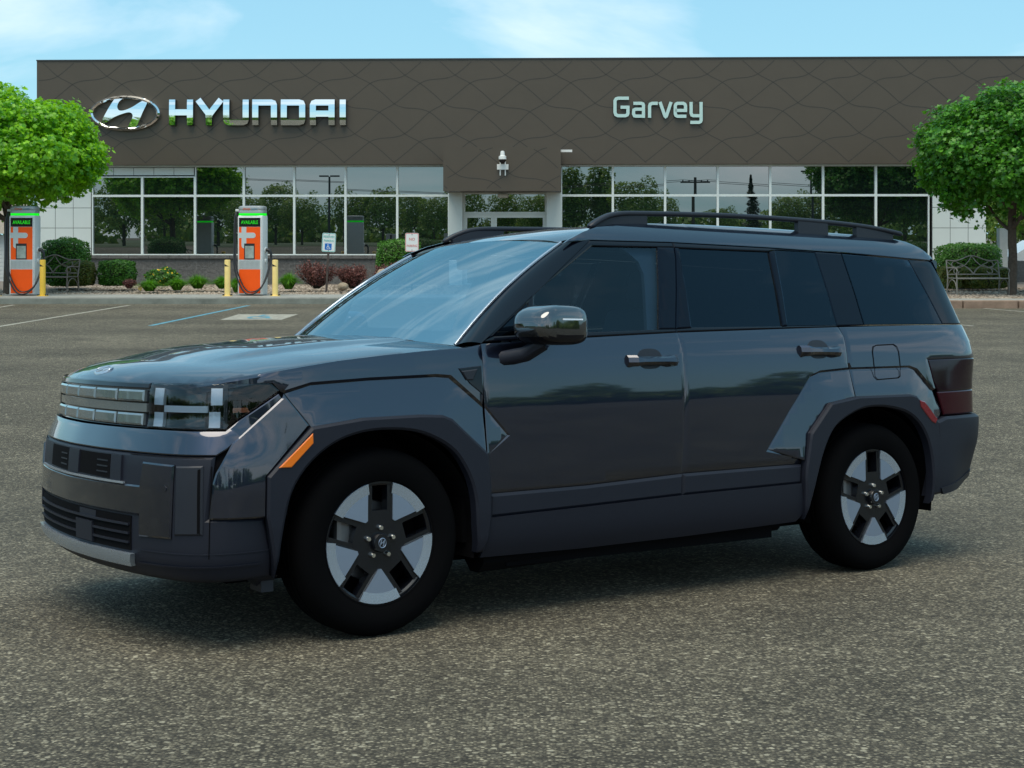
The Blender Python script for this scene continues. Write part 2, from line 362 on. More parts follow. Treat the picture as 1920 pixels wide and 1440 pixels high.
# kerbs and planting bed
kb = MB(); kb.bx(-40, 4.0, 35.15, 36.75, -0.3, 0.17, bev=0.025)
for x in np.arange(-38.2, 4, 3.05): kb.bx(x, x + 0.012, 35.142, 35.30, -0.05, 0.171)
tag(kb.build('concrete_kerb', [M['concrete']]), 'pale concrete kerb strip that the chargers stand on', 'kerb', kind='structure')
kf = MB(); kf.bx(-40, 4.0, 35.135, 35.148, -0.3, 0.125)  # thin front slab, a darker grey than the strip on top
tag(kf.build('kerb_face', M['concrete_dark']), 'darker grey face of the concrete kerb', 'kerb', kind='structure')
kb = MB()
for i in range(16):
    x0 = 4.02 + i * 1.28 + (0.02 if i else 0); kb.bx(x0, x0 + 1.25, 33.35, 33.62, -0.3, 0.165, bev=0.02)
tag(kb.build('brown_kerb', M['kerb_brown']), 'brown stone kerb right of the car', 'kerb', kind='structure')
kb = MB(); kb.bx(4.02, 40, 33.625, 34.6, -0.3, 0.16)
tag(kb.build('pavement', M['concrete']), 'concrete strip behind the brown kerb', 'pavement', kind='structure')
bed = MB(); vs = []; fs = []
for (x0, x1, y0) in ((-40, 4.0, 36.76), (4.02, 40, 34.61)):
    n0 = len(bed.v); xs = np.linspace(x0, x1, 60); yy = np.linspace(y0, 47, 14); vs = []
    for j, y in enumerate(yy):
        for x in xs: vs.append((x, y, 0.14 + 0.06 * mnoise.noise((x * .5, y * .5, 3)) * min(1, j / 2)))
    bed.add(vs, [(j * 60 + i, j * 60 + i + 1, (j + 1) * 60 + i + 1, (j + 1) * 60 + i) for j in range(13) for i in range(59)])
tag(bed.build('planting_bed', M['soil'], smooth=40), 'stony soil of the planting bed along the building', 'planting bed', kind='structure')
# ------------------------------------------------------------------ dealership building (local frame: x along the front, y into the building)
YAW = 0.0323; BD = 45.0
def bl(px, py, d=0.0):
    rx = (px - CX) / F; ca, sa = math.cos(YAW), math.sin(YAW)
    k = (d + BD * ca) / (sa * rx + ca); dx, dy = k * rx, k - BD
    return (ca * dx - sa * dy, EYE - (py - HZ) / F * k)
def frame_empty(name, label, cat, group=None):
    return empty(name, (0, BD, 0), -YAW, label, cat, group)
B = frame_empty('dealership_building', 'long low showroom with a bronze patterned fascia over a band of dark windows', 'building')
X0 = bl(69, 200, -0.35)[0]; X1 = 17.6
ZT = 7.12; ZB = bl(960, 308, -0.35)[1]
b = MB(); b.bx(X0, X1, -0.35, 0.0, ZB, ZT); fas = b.build('fascia', M['fascia'], B)
b = MB(); b.bx(X0 + .02, X1 - .02, 0.002, 26, ZT - 0.35, ZT - 0.02); b.build('roof', M['roof_gravel'], B)
b = MB(); b.bx(X0 - .01, X1 + .01, -0.375, -0.352, ZT - 0.005, ZT + 0.035); b.build('parapet_cap', M['darkmetal'], B)
# wavy joints of the fascia panels: two families of curves through one lattice (metres)
K = 1 / 3.84 / F * 44.65
def joints(name, parent, x_off, z_off, ks, x0, x1, z0, z1, yf, w=0.026):
    mb = MB()
    def strip(pts):
        cur = []
        def flush():
            if len(cur) > 1: mb.ribbon(list(cur), w, yf - 0.0025, yf + 0.02)
            cur.clear()
        for p in pts:
            if x0 + .01 < p[0] < x1 - .01 and z0 + .01 < p[1] < z1 - .01: cur.append(p)
            else: flush()
        flush()
    des = [(0, 0), (107, 58), (197, 128), (287, 208), (352, 232), (416, 238), (480, 246), (545, 271), (636, 345)]
    asc = [(0, 0), (64, -24), (128, -31), (192, -38), (257, -62), (348, -135), (437, -217), (545, -278), (640, -352)]
    for i in range(-14, 34):
        pts = []
        for j in range(-2, 3):
            for q in des: pts.append(Vector(((q[0] + 724 * j + 362 * i), (q[1] + 424 * j))))
        strip([(x_off + p.x * ks, z_off - p.y * ks) for p in catm(pts, 4)])
        pts = []
        for j in range(-2, 3):
            for q in asc: pts.append(Vector((107 + q[0] + 730 * j + 362 * i, 58 + q[1] - 424 * j)))
        strip([(x_off + p.x * ks, z_off - p.y * ks) for p in catm(pts, 4)])
    return mb.build(name, M['joint'], parent)
ax, az = bl(500 + 998 / 3.84, 90 + 197 / 3.84, -0.35)
joints('panel_joints', B, ax, az, K, X0, X1, ZB, ZT, -0.35)
# trim under the fascia
b = MB(); b.bx(X0 + 2.0, X1, -0.12, 0.06, ZB - 0.06, ZB - 0.003); b.build('soffit_trim', M['white_panel'], B)
# block plinth, cap and walls
zs = bl(500, 478.5)[1]; zc = bl(500, 485)[1]
xl = bl(166, 480)[0]; xr = bl(1745, 480)[0]
for xa, xb in ((xl, bl(852, 500)[0]), (bl(1040, 500)[0], xr)):
    b = MB(); b.bx(xa, xb, 0.02, 0.3, -0.3, zc); b.build('plinth', M['block'], B)
for xa, xb in ((xl, bl(852, 500)[0]), (bl(1040, 500)[0], xr)):
    b = MB(); n = int((xb - xa) / 0.62)
    for i in range(n): b.bx(xa + (xb - xa) * i / n + .004, xa + (xb - xa) * (i + 1) / n - .004, -0.05, 0.3, zc + 0.002, zs, bev=0.008)
    b.build('plinth_cap', M['block'], B)
# white panel walls at both ends and over the first windows
def panel_wall(name, px0, px1, z0, z1, cols, rows, y=0.0):
    b = MB(); x0 = bl(px0, 400)[0]; x1 = bl(px1, 400)[0]; b.bx(x0, x1, y + 0.012, y + 0.3, z0, z1, m=1)
    for i in range(cols):
        for j in range(rows):
            b.bx(x0 + (x1 - x0) * i / cols + .008, x0 + (x1 - x0) * (i + 1) / cols - .008, y, y + 0.05, z0 + (z1 - z0) * j / rows + .008, z0 + (z1 - z0) * (j + 1) / rows - .008, m=0)
    return b.build(name, [M['white_panel'], M['panel_gap']], B)
panel_wall('end_panels', 70, 171, 0.0, ZB - 0.07, 3, 6)
panel_wall('end_panels', 1748, 1849, 0.0, ZB - 0.07, 3, 6)
panel_wall('header_panels', 175, 364, bl(200, 329)[1], ZB - 0.07, 5, 1)
# windows
ztop = bl(600, 311)[1]; zmid = bl(600, 367)[1]; zbot = zs + 0.002
def window(x0, x1, z0, z1, hm=0.033):
    w = MB()
    for (a, b_, c, d) in ((x0, x0 + hm, z0, z1), (x1 - hm, x1, z0, z1)): w.bx(a, b_, -0.045, 0.08, c, d)
    for (c, d) in ((z0, z0 + hm), (z1 - hm, z1)): w.bx(x0 + hm, x1 - hm, -0.043, 0.08, c, d)
    o = w.build('window', M['white_frame'], B)
    p = MB(); tl = random.uniform(-.0012, .0012); t2 = random.uniform(-.001, .001)
    p.add([(x0 + hm, 0.03 + tl + t2, z0 + hm), (x1 - hm, 0.03 - tl + t2, z0 + hm), (x1 - hm, 0.03 - tl - t2, z1 - hm), (x0 + hm, 0.03 + tl - t2, z1 - hm)], [(0, 1, 2, 3)])
    p.build('pane', M['pane'], o)
for cols, zt0 in (((173, 267, 366), bl(250, 331)[1]), ((366, 457.5, 552, 648, 745, 842), ztop), ((1052, 1149, 1247, 1345.5, 1444, 1543, 1642, 1742), ztop)):
    xs = [bl(c, 400)[0] for c in cols]
    for i in range(len(xs) - 1):
        window(xs[i] + .001, xs[i + 1] - .001, zmid + .001, zt0); window(xs[i] + .001, xs[i + 1] - .001, zbot, zmid - .001)
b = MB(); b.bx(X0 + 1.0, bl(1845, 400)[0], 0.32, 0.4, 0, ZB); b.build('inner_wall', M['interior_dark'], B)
# side and back walls
b = MB(); xa = bl(70, 400)[0]; xb = bl(1849, 400)[0]
b.bx(xa, xa + 0.25, 0.31, 25, -.2, ZT - .4); b.build('wall', M['white_panel'], B)
b = MB(); b.bx(xb - 0.25, xb, 0.31, 25, -.2, ZT - .4); b.build('wall', M['white_panel'], B)
b = MB(); b.bx(xa, xb, 25.01, 25.3, -.2, ZT - .4); b.build('wall', M['white_panel'], B)
# entrance canopy
CY = -2.4
cx0, cz1 = bl(831, 276, CY); cx1, cz0 = bl(1051.5, 358, CY)
b = MB(); b.bx(cx0, cx1, CY, -0.36, cz0, cz1); can = b.build('canopy', M['fascia'], B)
kx, kz = bl(800 + 510 / 4.8, 250 + 163 / 4.8, CY)
joints('canopy_joints', B, kx - 107 * K * 1.03, kz + 58 * K * 1.03, K * 1.03, cx0, cx1, cz0, cz1, CY, 0.024)
b = MB(); bx0, bz = bl(1053, 283, -2.0); b.box((cx1 + 0.17, -1.9, bl(1060, 283, -1.9)[1]), (0.34, 0.09, 0.07)); b.build('bracket_arm', M['plastic_white'], B)
# entrance: white piers, transom, doors
py0 = -1.0
def rect(px0, px1, py0_, py1_, y0, y1, mb):
    x0, z1 = bl(px0, py0_, y0); x1, z0 = bl(px1, py1_, y0); mb.bx(x0, x1, y0, y1, z0, z1)
zc_ = cz0 - 0.003
for p0, p1 in ((842, 867), (1025, 1052)):
    b = MB(); x0 = bl(p0, 400, py0)[0]; x1 = bl(p1, 400, py0)[0]; b.bx(x0, x1, py0, 0.3, 0, zc_); b.build('entrance_pier', M['white_panel'], B)
ex0 = bl(867, 400, py0)[0] + .002; ex1 = bl(1025, 400, py0)[0] - .002
zd = bl(940, 401, -0.6)[1]; zt_ = bl(940, 363, -0.6)[1]
def door(x0, x1, z0, z1, fw, y=-0.62, nm='door'):
    w = MB()
    w.bx(x0, x0 + fw, y, y + .06, z0, z1); w.bx(x1 - fw, x1, y, y + .06, z0, z1); w.bx(x0 + fw, x1 - fw, y + .001, y + .059, z1 - fw, z1); w.bx(x0 + fw, x1 - fw, y + .001, y + .059, z0, z0 + fw * (2 if nm == 'door' else 1))
    o = w.build(nm, M['white_frame'], B)
    p = MB(); p.bx(x0 + fw, x1 - fw, y + .028, y + .034, z0 + fw, z1 - fw); p.build('pane', M['pane'], o)
    if nm == 'door':
        h = MB(); h.bx(x0 + fw + .03, x1 - fw - .03, y - .05, y - .02, 1.0, 1.04, bev=.008); h.bx(x0 + fw + .05, x0 + fw + .08, y - .02, y + .01, 1.0, 1.04); h.bx(x1 - fw - .08, x1 - fw - .05, y - .02, y + .01, 1.0, 1.04)
        h.build('handle', M['chrome'], o)
xm = bl(926, 420, -0.62)[0]
door(ex0, ex1, zd + .002, zc_ + .02, 0.06, nm='transom_window')
door(ex0 + .03, xm - .002, 0.02, zd - .03, 0.09); door(xm + .002, ex1 - .03, 0.02, zd - .03, 0.09)
b = MB(); b.bx(ex0, ex1, -0.64, -0.55, zd - .028, zd); b.bx(ex0, ex0 + .028, -.63, -.55, 0, zd - .03); b.bx(ex1 - .028, ex1, -.63, -.55, 0, zd - .03); b.build('door_frame', M['white_frame'], B)
lx, lz = bl(943, 367, -0.8)
b = MB(); b.bx(lx - .16, lx + .16, -0.86, -0.7, lz - .06, lz + .05, bev=.02); b.build('entrance_light', M['plastic_white'], B)

# ------------------------------------------------------------------ signs on the fascia
def bulge(o, zc, h, k, yfront):
    """domed sign faces: front vertices fall back towards the top and bottom edges"""
    me = o.data; b_ = bmesh.new(); b_.from_mesh(me)
    for i in range(1, 10):
        z = zc - h + 2 * h * i / 10
        bmesh.ops.bisect_plane(b_, geom=b_.verts[:] + b_.edges[:] + b_.faces[:], plane_co=(0, 0, z), plane_no=(0, 0, 1))
    for v in b_.verts:
        if abs(v.co.y - yfront) < 0.02:
            t = (v.co.z - zc) / h; v.co.y += k * t * t
    bmesh.ops.triangulate(b_, faces=[f for f in b_.faces if len(f.verts) > 4]); b_.to_mesh(me); b_.free()
def letters(root, specs, w, y0, dep, face, side, zc, h, k=0.0, capx=1.0):
    """each letter = list of (points, closed) strokes in facade metres"""
    for nm, strokes in specs:
        mb = MB()
        for i, (pts, cl) in enumerate(strokes):
            mb.ribbon(pts, w, y0 + 0.0015 * i, y0 + dep, cl, m=0)
        o = mb.build('letter', [face, side], root)
        if k: bulge(o, zc, h, k, y0)
        else:
            b_ = bmesh.new(); b_.from_mesh(o.data); b_.to_mesh(o.data); b_.free()
        for p in o.data.polygons:
            p.material_index = 0 if p.normal.y < -0.8 else 1
H_LETTERS = frame_empty('showroom_lettering', 'chrome capital letters of the brand name, left of the centre of the fascia', 'sign')
YF = -0.35 - 0.19
def P(px, py): return bl(px, py, YF)
s6 = 6.0
def hy():
    yt, yb = 186.5, 234.5; m_ = 210
    t, b_ = yt + 5.5, yb - 5.5
    A = lambda *p: [P(x, y) for x, y in p]
    def cor(x, y, dx, dy, r=5):   # rounded corner helper: from vertical to horizontal
        return [(x, y + dy * r), (x + dx * r * .3, y + dy * r * .3), (x + dx * r, y)]
    out = []
    out.append(('H', [(A((322.5, yt), (322.5, yb)), False), (A((356, yt), (356, yb)), False), (A((322.5, 210.5), (356, 210.5)), False)]))
    out.append(('Y', [(A((371, yt), (391, 213), (391, 222)), False), (A((414, yt), (393, 214), (391, 222)), False), (A((391.3, 212), (391.3, yb)), False)]))
    out.append(('U', [(A((424, yt), (424, b_ - 5), (425.5, b_ - 1.5), (429, b_), (455, b_), (459, b_ - 1.5), (460.5, b_ - 5), (460.5, yt)), False)]))
    out.append(('N', [(A((478.5, yb), (478.5, t), (508, t), (512, t + 1.5), (513.5, t + 5), (513.5, yb)), False)]))
    out.append(('D', [(A((532, t), (560, t), (565, t + 1.5), (566.5, t + 5), (566.5, b_ - 5), (565, b_ - 1.5), (560, b_), (532, b_)), True)]))
    out.append(('A', [(A((586.5, yb), (586.5, t + 5), (588, t + 1.5), (592, t), (621.5, t), (621.5, yb)), False), (A((586.5, 213), (621.5, 213)), False)]))
    out.append(('I', [(A((642.5, yt), (642.5, yb)), False)]))
    return out
pxm = 44.5 / F
zc = P(480, 210.5)[1]
letters(H_LETTERS, hy(), 11.5 * pxm, YF, 0.188, M['chrome'], M['sign_side'], zc, 24.5 * pxm, 0.021)

G_L = frame_empty('name_lettering', 'pale aqua name letters with rounded corners, right of the entrance canopy', 'sign')
YG = -0.35 - 0.10
def gv():
    A = lambda *p: [bl(1000 + x / 3.84, 100 + y / 3.84, YG) for x, y in p]
    o = []
    o.append(('G', [(A((688, 323), (610, 323), (596, 328), (588, 342), (588, 425), (594, 441), (610, 449), (662, 449), (676, 443), (681, 430), (681, 388), (628, 388)), False)]))
    o.append(('a', [(A((720, 360), (778, 360), (789, 364), (793, 374), (793, 464)), False), (A((793, 402), (735, 402), (724, 408), (722, 420), (722, 438), (728, 450), (740, 452), (793, 452)), False)]))
    o.append(('r', [(A((837, 464), (837, 380), (842, 366), (856, 360), (896, 360)), False)]))
    o.append(('v', [(A((912, 350), (948, 452), (960, 462)), False), (A((992, 350), (958, 452), (944, 462)), False)]))
    o.append(('e', [(A((1022, 411), (1096, 411), (1096, 378), (1091, 366), (1080, 360), (1038, 360), (1027, 366), (1022, 378), (1022, 436), (1027, 448), (1038, 453), (1102, 453)), False)]))
    o.append(('y', [(A((1136, 350), (1136, 430), (1141, 444), (1152, 449), (1208, 449)), False), (A((1208, 350), (1208, 482), (1203, 492), (1192, 497), (1130, 497)), False)]))
    return o
letters(G_L, gv(), 23 / 3.84 * pxm, YG, 0.098, M['aqua'], M['sign_side'], 0, 1)

EMB = [(595, 312), (650, 316), (622, 345), (609, 380), (622, 408), (660, 409), (720, 385), (795, 340), (832, 347), (800, 420), (765, 500), (748, 528), (705, 540), (688, 532), (715, 480), (724, 443), (700, 424), (650, 434), (580, 462), (530, 497), (490, 512), (487, 500), (540, 400)]
EMB = [((x - 663) / 257, -(y - 430) / 257) for x, y in EMB]
def emblem_mesh(a, y0, dep, mb, aspect=0.5, m=0, rw=0.095):
    """oval ring with a slanted letter inside, half width a, front at y0"""
    n = 64; prof = []
    for i in range(n):
        th = 2 * math.pi * i / n; c_, s_ = math.cos(th), math.sin(th)
        for rr, yy in ((1.0, dep), (1.0, 0.25 * dep), (1 - rw * .5, 0.0), (1 - rw, 0.25 * dep), (1 - rw, dep)):
            k = a * rr; kz = a * (aspect - (1 - rr)); prof.append((k * c_, y0 + yy, kz * s_))
    fs = []
    for i in range(n):
        j = (i + 1) % n
        for q in range(4): fs.append((i * 5 + q, j * 5 + q, j * 5 + q + 1, i * 5 + q + 1))
    mb.add(prof, fs, m)
    pts = catm([(x, z, 0) for x, z in EMB] + [(EMB[0][0], EMB[0][1], 0)], 4)[:-1]
    sh = [(p.x * a * 0.985, p.y * a * 0.985) for p in pts]
    mb.ext(sh, y0 + 0.18 * dep, y0 + dep, m)
EM = frame_empty('showroom_emblem', 'chrome oval emblem with a slanted letter, at the left end of the fascia', 'sign')
ec = bl(60 + 663 / 3.84, 100 + 430 / 3.84, YF)
mb = MB(); emblem_mesh(257 / 3.84 * pxm, YF, 0.19, mb)
o = mb.build('emblem_body', M['chrome'], EM, smooth=35)
for v in o.data.vertices: v.co.x += ec[0]; v.co.z += ec[1]
bulge(o, ec[1], 128 / 3.84 * pxm, 0.03, YF + 0.034)
o.data.polygons.foreach_set('use_smooth', [False] * len(o.data.polygons))

# camera dome on the canopy
sx, sz = bl(942.5, 313, CY - .12)
CM = frame_empty('security_camera', 'white dome camera on a bracket on the canopy front', 'camera')
b = MB(); b.bx(sx - .17, sx + .17, CY - .10, CY - .02, sz - .08, sz + .08, bev=.01); b.build('mount_plate', M['plastic_white'], CM)
b = MB(); 
for s_ in (-.075, .075):
    b.tube([(sx + s_, CY - .05, sz - .25), (sx + s_, CY - .05, sz - .081)], .018); b.tube([(sx + s_, CY - .05, sz + .081), (sx + s_, CY - .05, sz + .16)], .018)
b.tube([(sx, CY - .05, sz + .17), (sx, CY - .24, sz + .17)], .02)
b.build('bracket', M['plastic_white'], CM, smooth=40)
b = MB(); b.lathe([(0.0, .30), (.05, .29), (.062, .24), (.066, .16), (.11, .14), (.115, .05), (.10, .04), (0, .04)], (sx, CY - .24, sz + .17), 20); b.build('housing', M['plastic_white'], CM, smooth=40)
b = MB(); b.lathe([(.098, .038), (.095, 0.0), (.075, -.045), (.04, -.075), (0, -.085)], (sx, CY - .24, sz + .17), 20); b.build('dome', M['lens_black'], CM, smooth=40)
# ------------------------------------------------------------------ chargers
M['silver'] = mat('silver_paint', (0.68, 0.70, 0.69), 0.35, var=0.05)
M['silver_dark'] = mat('silver_cap', (0.36, 0.38, 0.38), 0.35, metal=0.3)
M['orange'] = mat('orange_panel', (0.92, 0.10, 0.003), 0.5, spec=.3, var=0.05, vs=3)
M['symbol'] = mat('grey_symbol', (0.50, 0.56, 0.56), 0.4)
M['led'] = mat('green_led', (0.0, 0.3, 0.0), 0.4, emit=(0.0, 0.9, 0.01), es=0.9)
M['led_text'] = mat('green_led_text', (0.0, 0.2, 0.0), 0.4, emit=(0.02, 0.75, 0.01), es=0.75)
M['display'] = mat('black_display', (0.008, 0.009, 0.009), 0.15)
M['screen'] = mat('grey_screen', (0.30, 0.36, 0.33), 0.15, var=0.3, vs=7)
M['grille_grey'] = mat('louvre_grey', (0.22, 0.23, 0.24), 0.5)
M['cable'] = mat('black_cable', (0.018, 0.018, 0.02), 0.45)
M['yellow'] = mat('bollard_yellow', (0.88, 0.66, 0.24), 0.45, var=0.08, vs=5)
M['yellow_deep'] = mat('bollard_deep_yellow', (0.80, 0.50, 0.05), 0.45, var=0.08, vs=5)
M['text_orange'] = mat('orange_print', (0.75, 0.12, 0.02), 0.5); M['text_blue'] = mat('blue_print', (0.12, 0.28, 0.38), 0.5)
def text_mesh(name, body, size, m, parent, loc, depth=0.004, sx=1.0, rot=(90, 0, 0)):
    c = bpy.data.curves.new(name, 'FONT'); c.body = body; c.size = size; c.align_x = 'CENTER'; c.align_y = 'CENTER'; c.extrude = depth / 2; c.resolution_u = 3
    t = bpy.data.objects.new(name, c); COL.objects.link(t)
    me = bpy.data.meshes.new_from_object(t.evaluated_get(bpy.context.evaluated_depsgraph_get())); bpy.data.objects.remove(t)
    me.materials.clear(); me.materials.append(m)
    o = bpy.data.objects.new(name, me); COL.objects.link(o); o.parent = parent; o.location = loc; o.rotation_euler = tuple(R(a) for a in rot); o.scale = (sx, 1, 1)
    return o
def make_charger(loc, rz, label):
    c = empty('charging_station', loc, rz, label, 'charger', 'car chargers on the kerb strip')
    W_, D_ = 0.66, 0.44; Hb = 2.0
    b = MB(); b.box((0, 0, Hb / 2 + .01), (W_, D_, Hb), bev=0.06); b.build('body', M['silver'], c, smooth=40)
    b = MB(); 
    cap = []
    def capring(z, s): return [(x * s, y * s, z) for x, y in [(W_ / 2 * math.copysign(abs(math.cos(t)) ** .35, math.cos(t)), D_ / 2 * math.copysign(abs(math.sin(t)) ** .5, math.sin(t))) for t in [2 * math.pi * i / 32 for i in range(32)]]]
    rings = [capring(2.055, 1.0), capring(2.12, 1.005), capring(2.128, .99), capring(2.136, 1.005), capring(2.20, 1.0), capring(2.225, .96), capring(2.24, .8), capring(2.245, .3)]
    vs = [v for r_ in rings for v in r_]; n = 32
    b.add(vs, [(i * n + k, i * n + (k + 1) % n, (i + 1) * n + (k + 1) % n, (i + 1) * n + k) for i in range(len(rings) - 1) for k in range(n)] + [tuple((len(rings) - 1) * n + k for k in range(n))])
    b.build('cap', M['silver_dark'], c, smooth=35)
    b = MB(); r0 = capring(2.0, .985); r1 = capring(2.054, .985); b.add(r0 + r1, [(k, (k + 1) % n, n + (k + 1) % n, n + k) for k in range(n)]); b.build('light_ring', M['led'], c)
    yf = -D_ / 2
    b = MB(); b.bx(-.295, .295, yf - .012, yf + .02, 0.04, 1.955, bev=.006); b.build('front_frame', M['silver'], c)
    b = MB(); b.bx(-.275, .275, yf - .018, yf - .0125, 1.72, 1.94); d = b.build('display', M['display'], c)
    text_mesh('display_text', 'AVAILABLE', 0.125, M['led_text'], c, (0, yf - .021, 1.825), sx=.72)
    b = MB(); b.bx(-.275, .275, yf - .017, yf - .0125, 0.90, 1.712); b.bx(-.275, .275, yf - .017, yf - .0125, 0.06, 0.655); b.build('orange_panel', M['orange'], c)
    b = MB()   # rounded t symbol
    sy = yf - .0205
    st = [(-.275, 1.585), (-.275, 1.46)]
    b.ext([(-.275, 1.57), (-.275, 1.435), (-.21, 1.435), (-.21, 1.25)] + arc(-.14, 1.25, .07, 180, 270, 5) + [(-.085, 1.18), (-.085, 1.435)] + [(.09, 1.435)] + arc(.09, 1.5025, .0675, -90, 90, 8) + [(-.085, 1.57), (-.085, 1.711), (-.21, 1.711), (-.21, 1.57)], sy, sy + .004)
    b.build('symbol', M['symbol'], c)
    b = MB(); b.bx(-.14, .13, yf - .024, yf - .0205, .905, 1.30); s = b.build('screen_bezel', M['black'], c)
    b = MB(); b.bx(-.115, .11, yf - .028, yf - .0245, .93, 1.24); b.build('screen', M['screen'], s)
    b = MB(); b.bx(-.275, .275, yf - .017, yf - .0125, 0.665, .89, m=0)
    for i in range(7):
        for j in range(16): b.bx(-.262 + j * .033, -.262 + j * .033 + .022, yf - .019, yf - .0172, .68 + i * .029, .68 + i * .029 + .016, m=1)
    b.build('vent', [M['symbol'], M['grille_grey']], c)
    text_mesh('cap_text', 'charge', 0.075, M['text_orange'], c, (-.085, yf - .008, 2.165)); text_mesh('cap_text', 'point', 0.075, M['text_blue'], c, (.12, yf - .008, 2.165))
    # cable arm, hose and plug
    b = MB(); b.bx(-W_ / 2 - .10, -W_ / 2 + .04, -.08, .06, 2.10, 2.16, bev=.015); b.build('cable_arm', M['silver'], c)
    pts = catm([(-W_ / 2 - .08, -.05, 2.10), (-W_ / 2 - .10, -.12, 1.9), (-W_ / 2 - .085, -.2, 1.3), (-W_ / 2 - .04, -.30, .7), (-W_ / 2 + .10, -.32, .28), (-.06, -.33, .06), (.14, -.33, .055), (W_ / 2 - .02, -.28, .20), (W_ / 2 + .07, -.18, .45), (W_ / 2 + .13, -.05, .8), (W_ / 2 + .15, 0, 1.02), (W_ / 2 + .10, 0, 1.12), (W_ / 2 + .02, 0, 1.14)], 8)
    pts2 = [p + Vector((.035, .02, .06)) for p in pts[4:-22]]
    b = MB(); b.tube(pts, .02, 8); b.tube(pts2, .018, 8); b.build('cable', M['cable'], c, smooth=60)
    b = MB(); b.lathe([(0, .0), (.07, 0), (.07, .02), (.05, .03), (0, .03)], (0, 0, 0), 16)
    for i in range(len(b.v)): x, y, z = b.v[i]; b.v[i] = (W_ / 2 + z, x, y + 1.14)
    b.build('holster', M['silver'], c)
    b = MB(); b.tube([(W_ / 2 + .02, -.02, 1.14), (W_ / 2 + .10, -.02, 1.13), (W_ / 2 + .15, -.02, 1.06), (W_ / 2 + .16, -.02, .95)], [.045, .045, .032, .03], 10); b.build('plug', M['black'], c, smooth=50)
    b = MB(); b.lathe([(0, .0), (.06, 0), (.06, .02), (.04, .03), (0, .03)], (0, 0, 0), 16)
    for i in range(len(b.v)): x, y, z = b.v[i]; b.v[i] = (W_ / 2 + z, x, y + .86)
    b.build('holster', M['silver'], c)
    return c
p1 = at(47, 553, 36.2); make_charger((p1.x, 36.2, 0.17), R(-2), 'orange and silver car charger at the left edge, under the leafy tree')
p2_ = at(474, 553, 36.2); make_charger((p2_.x, 36.2, 0.17), R(-9), 'orange and silver car charger between two yellow bollards')
def bollard(px, m, label, h=0.90, r=.072, cat='bollard'):
    p = at(px, 556, 35.7); c = empty('bollard', (p.x, 35.7, 0.17), 0, label, cat, 'yellow bollards guarding the chargers')
    b = MB(); b.lathe([(r, .012), (r, h - .02), (r * .95, h - .005), (r * .6, h), (0, h)], n=24); b.build('post', m, c, smooth=40)
    b = MB(); b.box((0, 0, .006), (.24, .2, .012), bev=.003); pl = b.build('base_plate', m, c)
    b = MB()
    for sx_ in (-.095, .095):
        for sy_ in (-.07, .07): b.lathe([(.014, 0), (.014, .04), (0, .04)], (sx_, sy_, .012), 8)
    b.build('bolt', M['darkmetal'], pl)
    b = MB(); pts = []
    for i in range(9):
        a_ = R(-150 + i * 12); pts.append((a_, .80 - .0075 * i))
    for a_, z in pts: b.v.append(((r + .001) * math.cos(a_), (r + .001) * math.sin(a_), z)); b.v.append(((r + .001) * math.cos(a_), (r + .001) * math.sin(a_), .735 + .006 * (8 - int((a_ - R(-150)) / R(12) + .5)) * 0 + .0))
    for i in range(8): b.f.append((2 * i, 2 * i + 2, 2 * i + 3, 2 * i + 1)); b.mi.append(0)
    b.build('arrow_sticker', M['black'], c)
bollard(-7, M['yellow'], 'yellow bollard cut by the left edge of the photo')
bollard(80, M['yellow_deep'], 'deep yellow bollard right beside the leftmost charger')
bollard(426.5, M['yellow'], 'pale yellow bollard left of the second charger')
bollard(516, M['yellow'], 'pale yellow bollard right of the second charger')

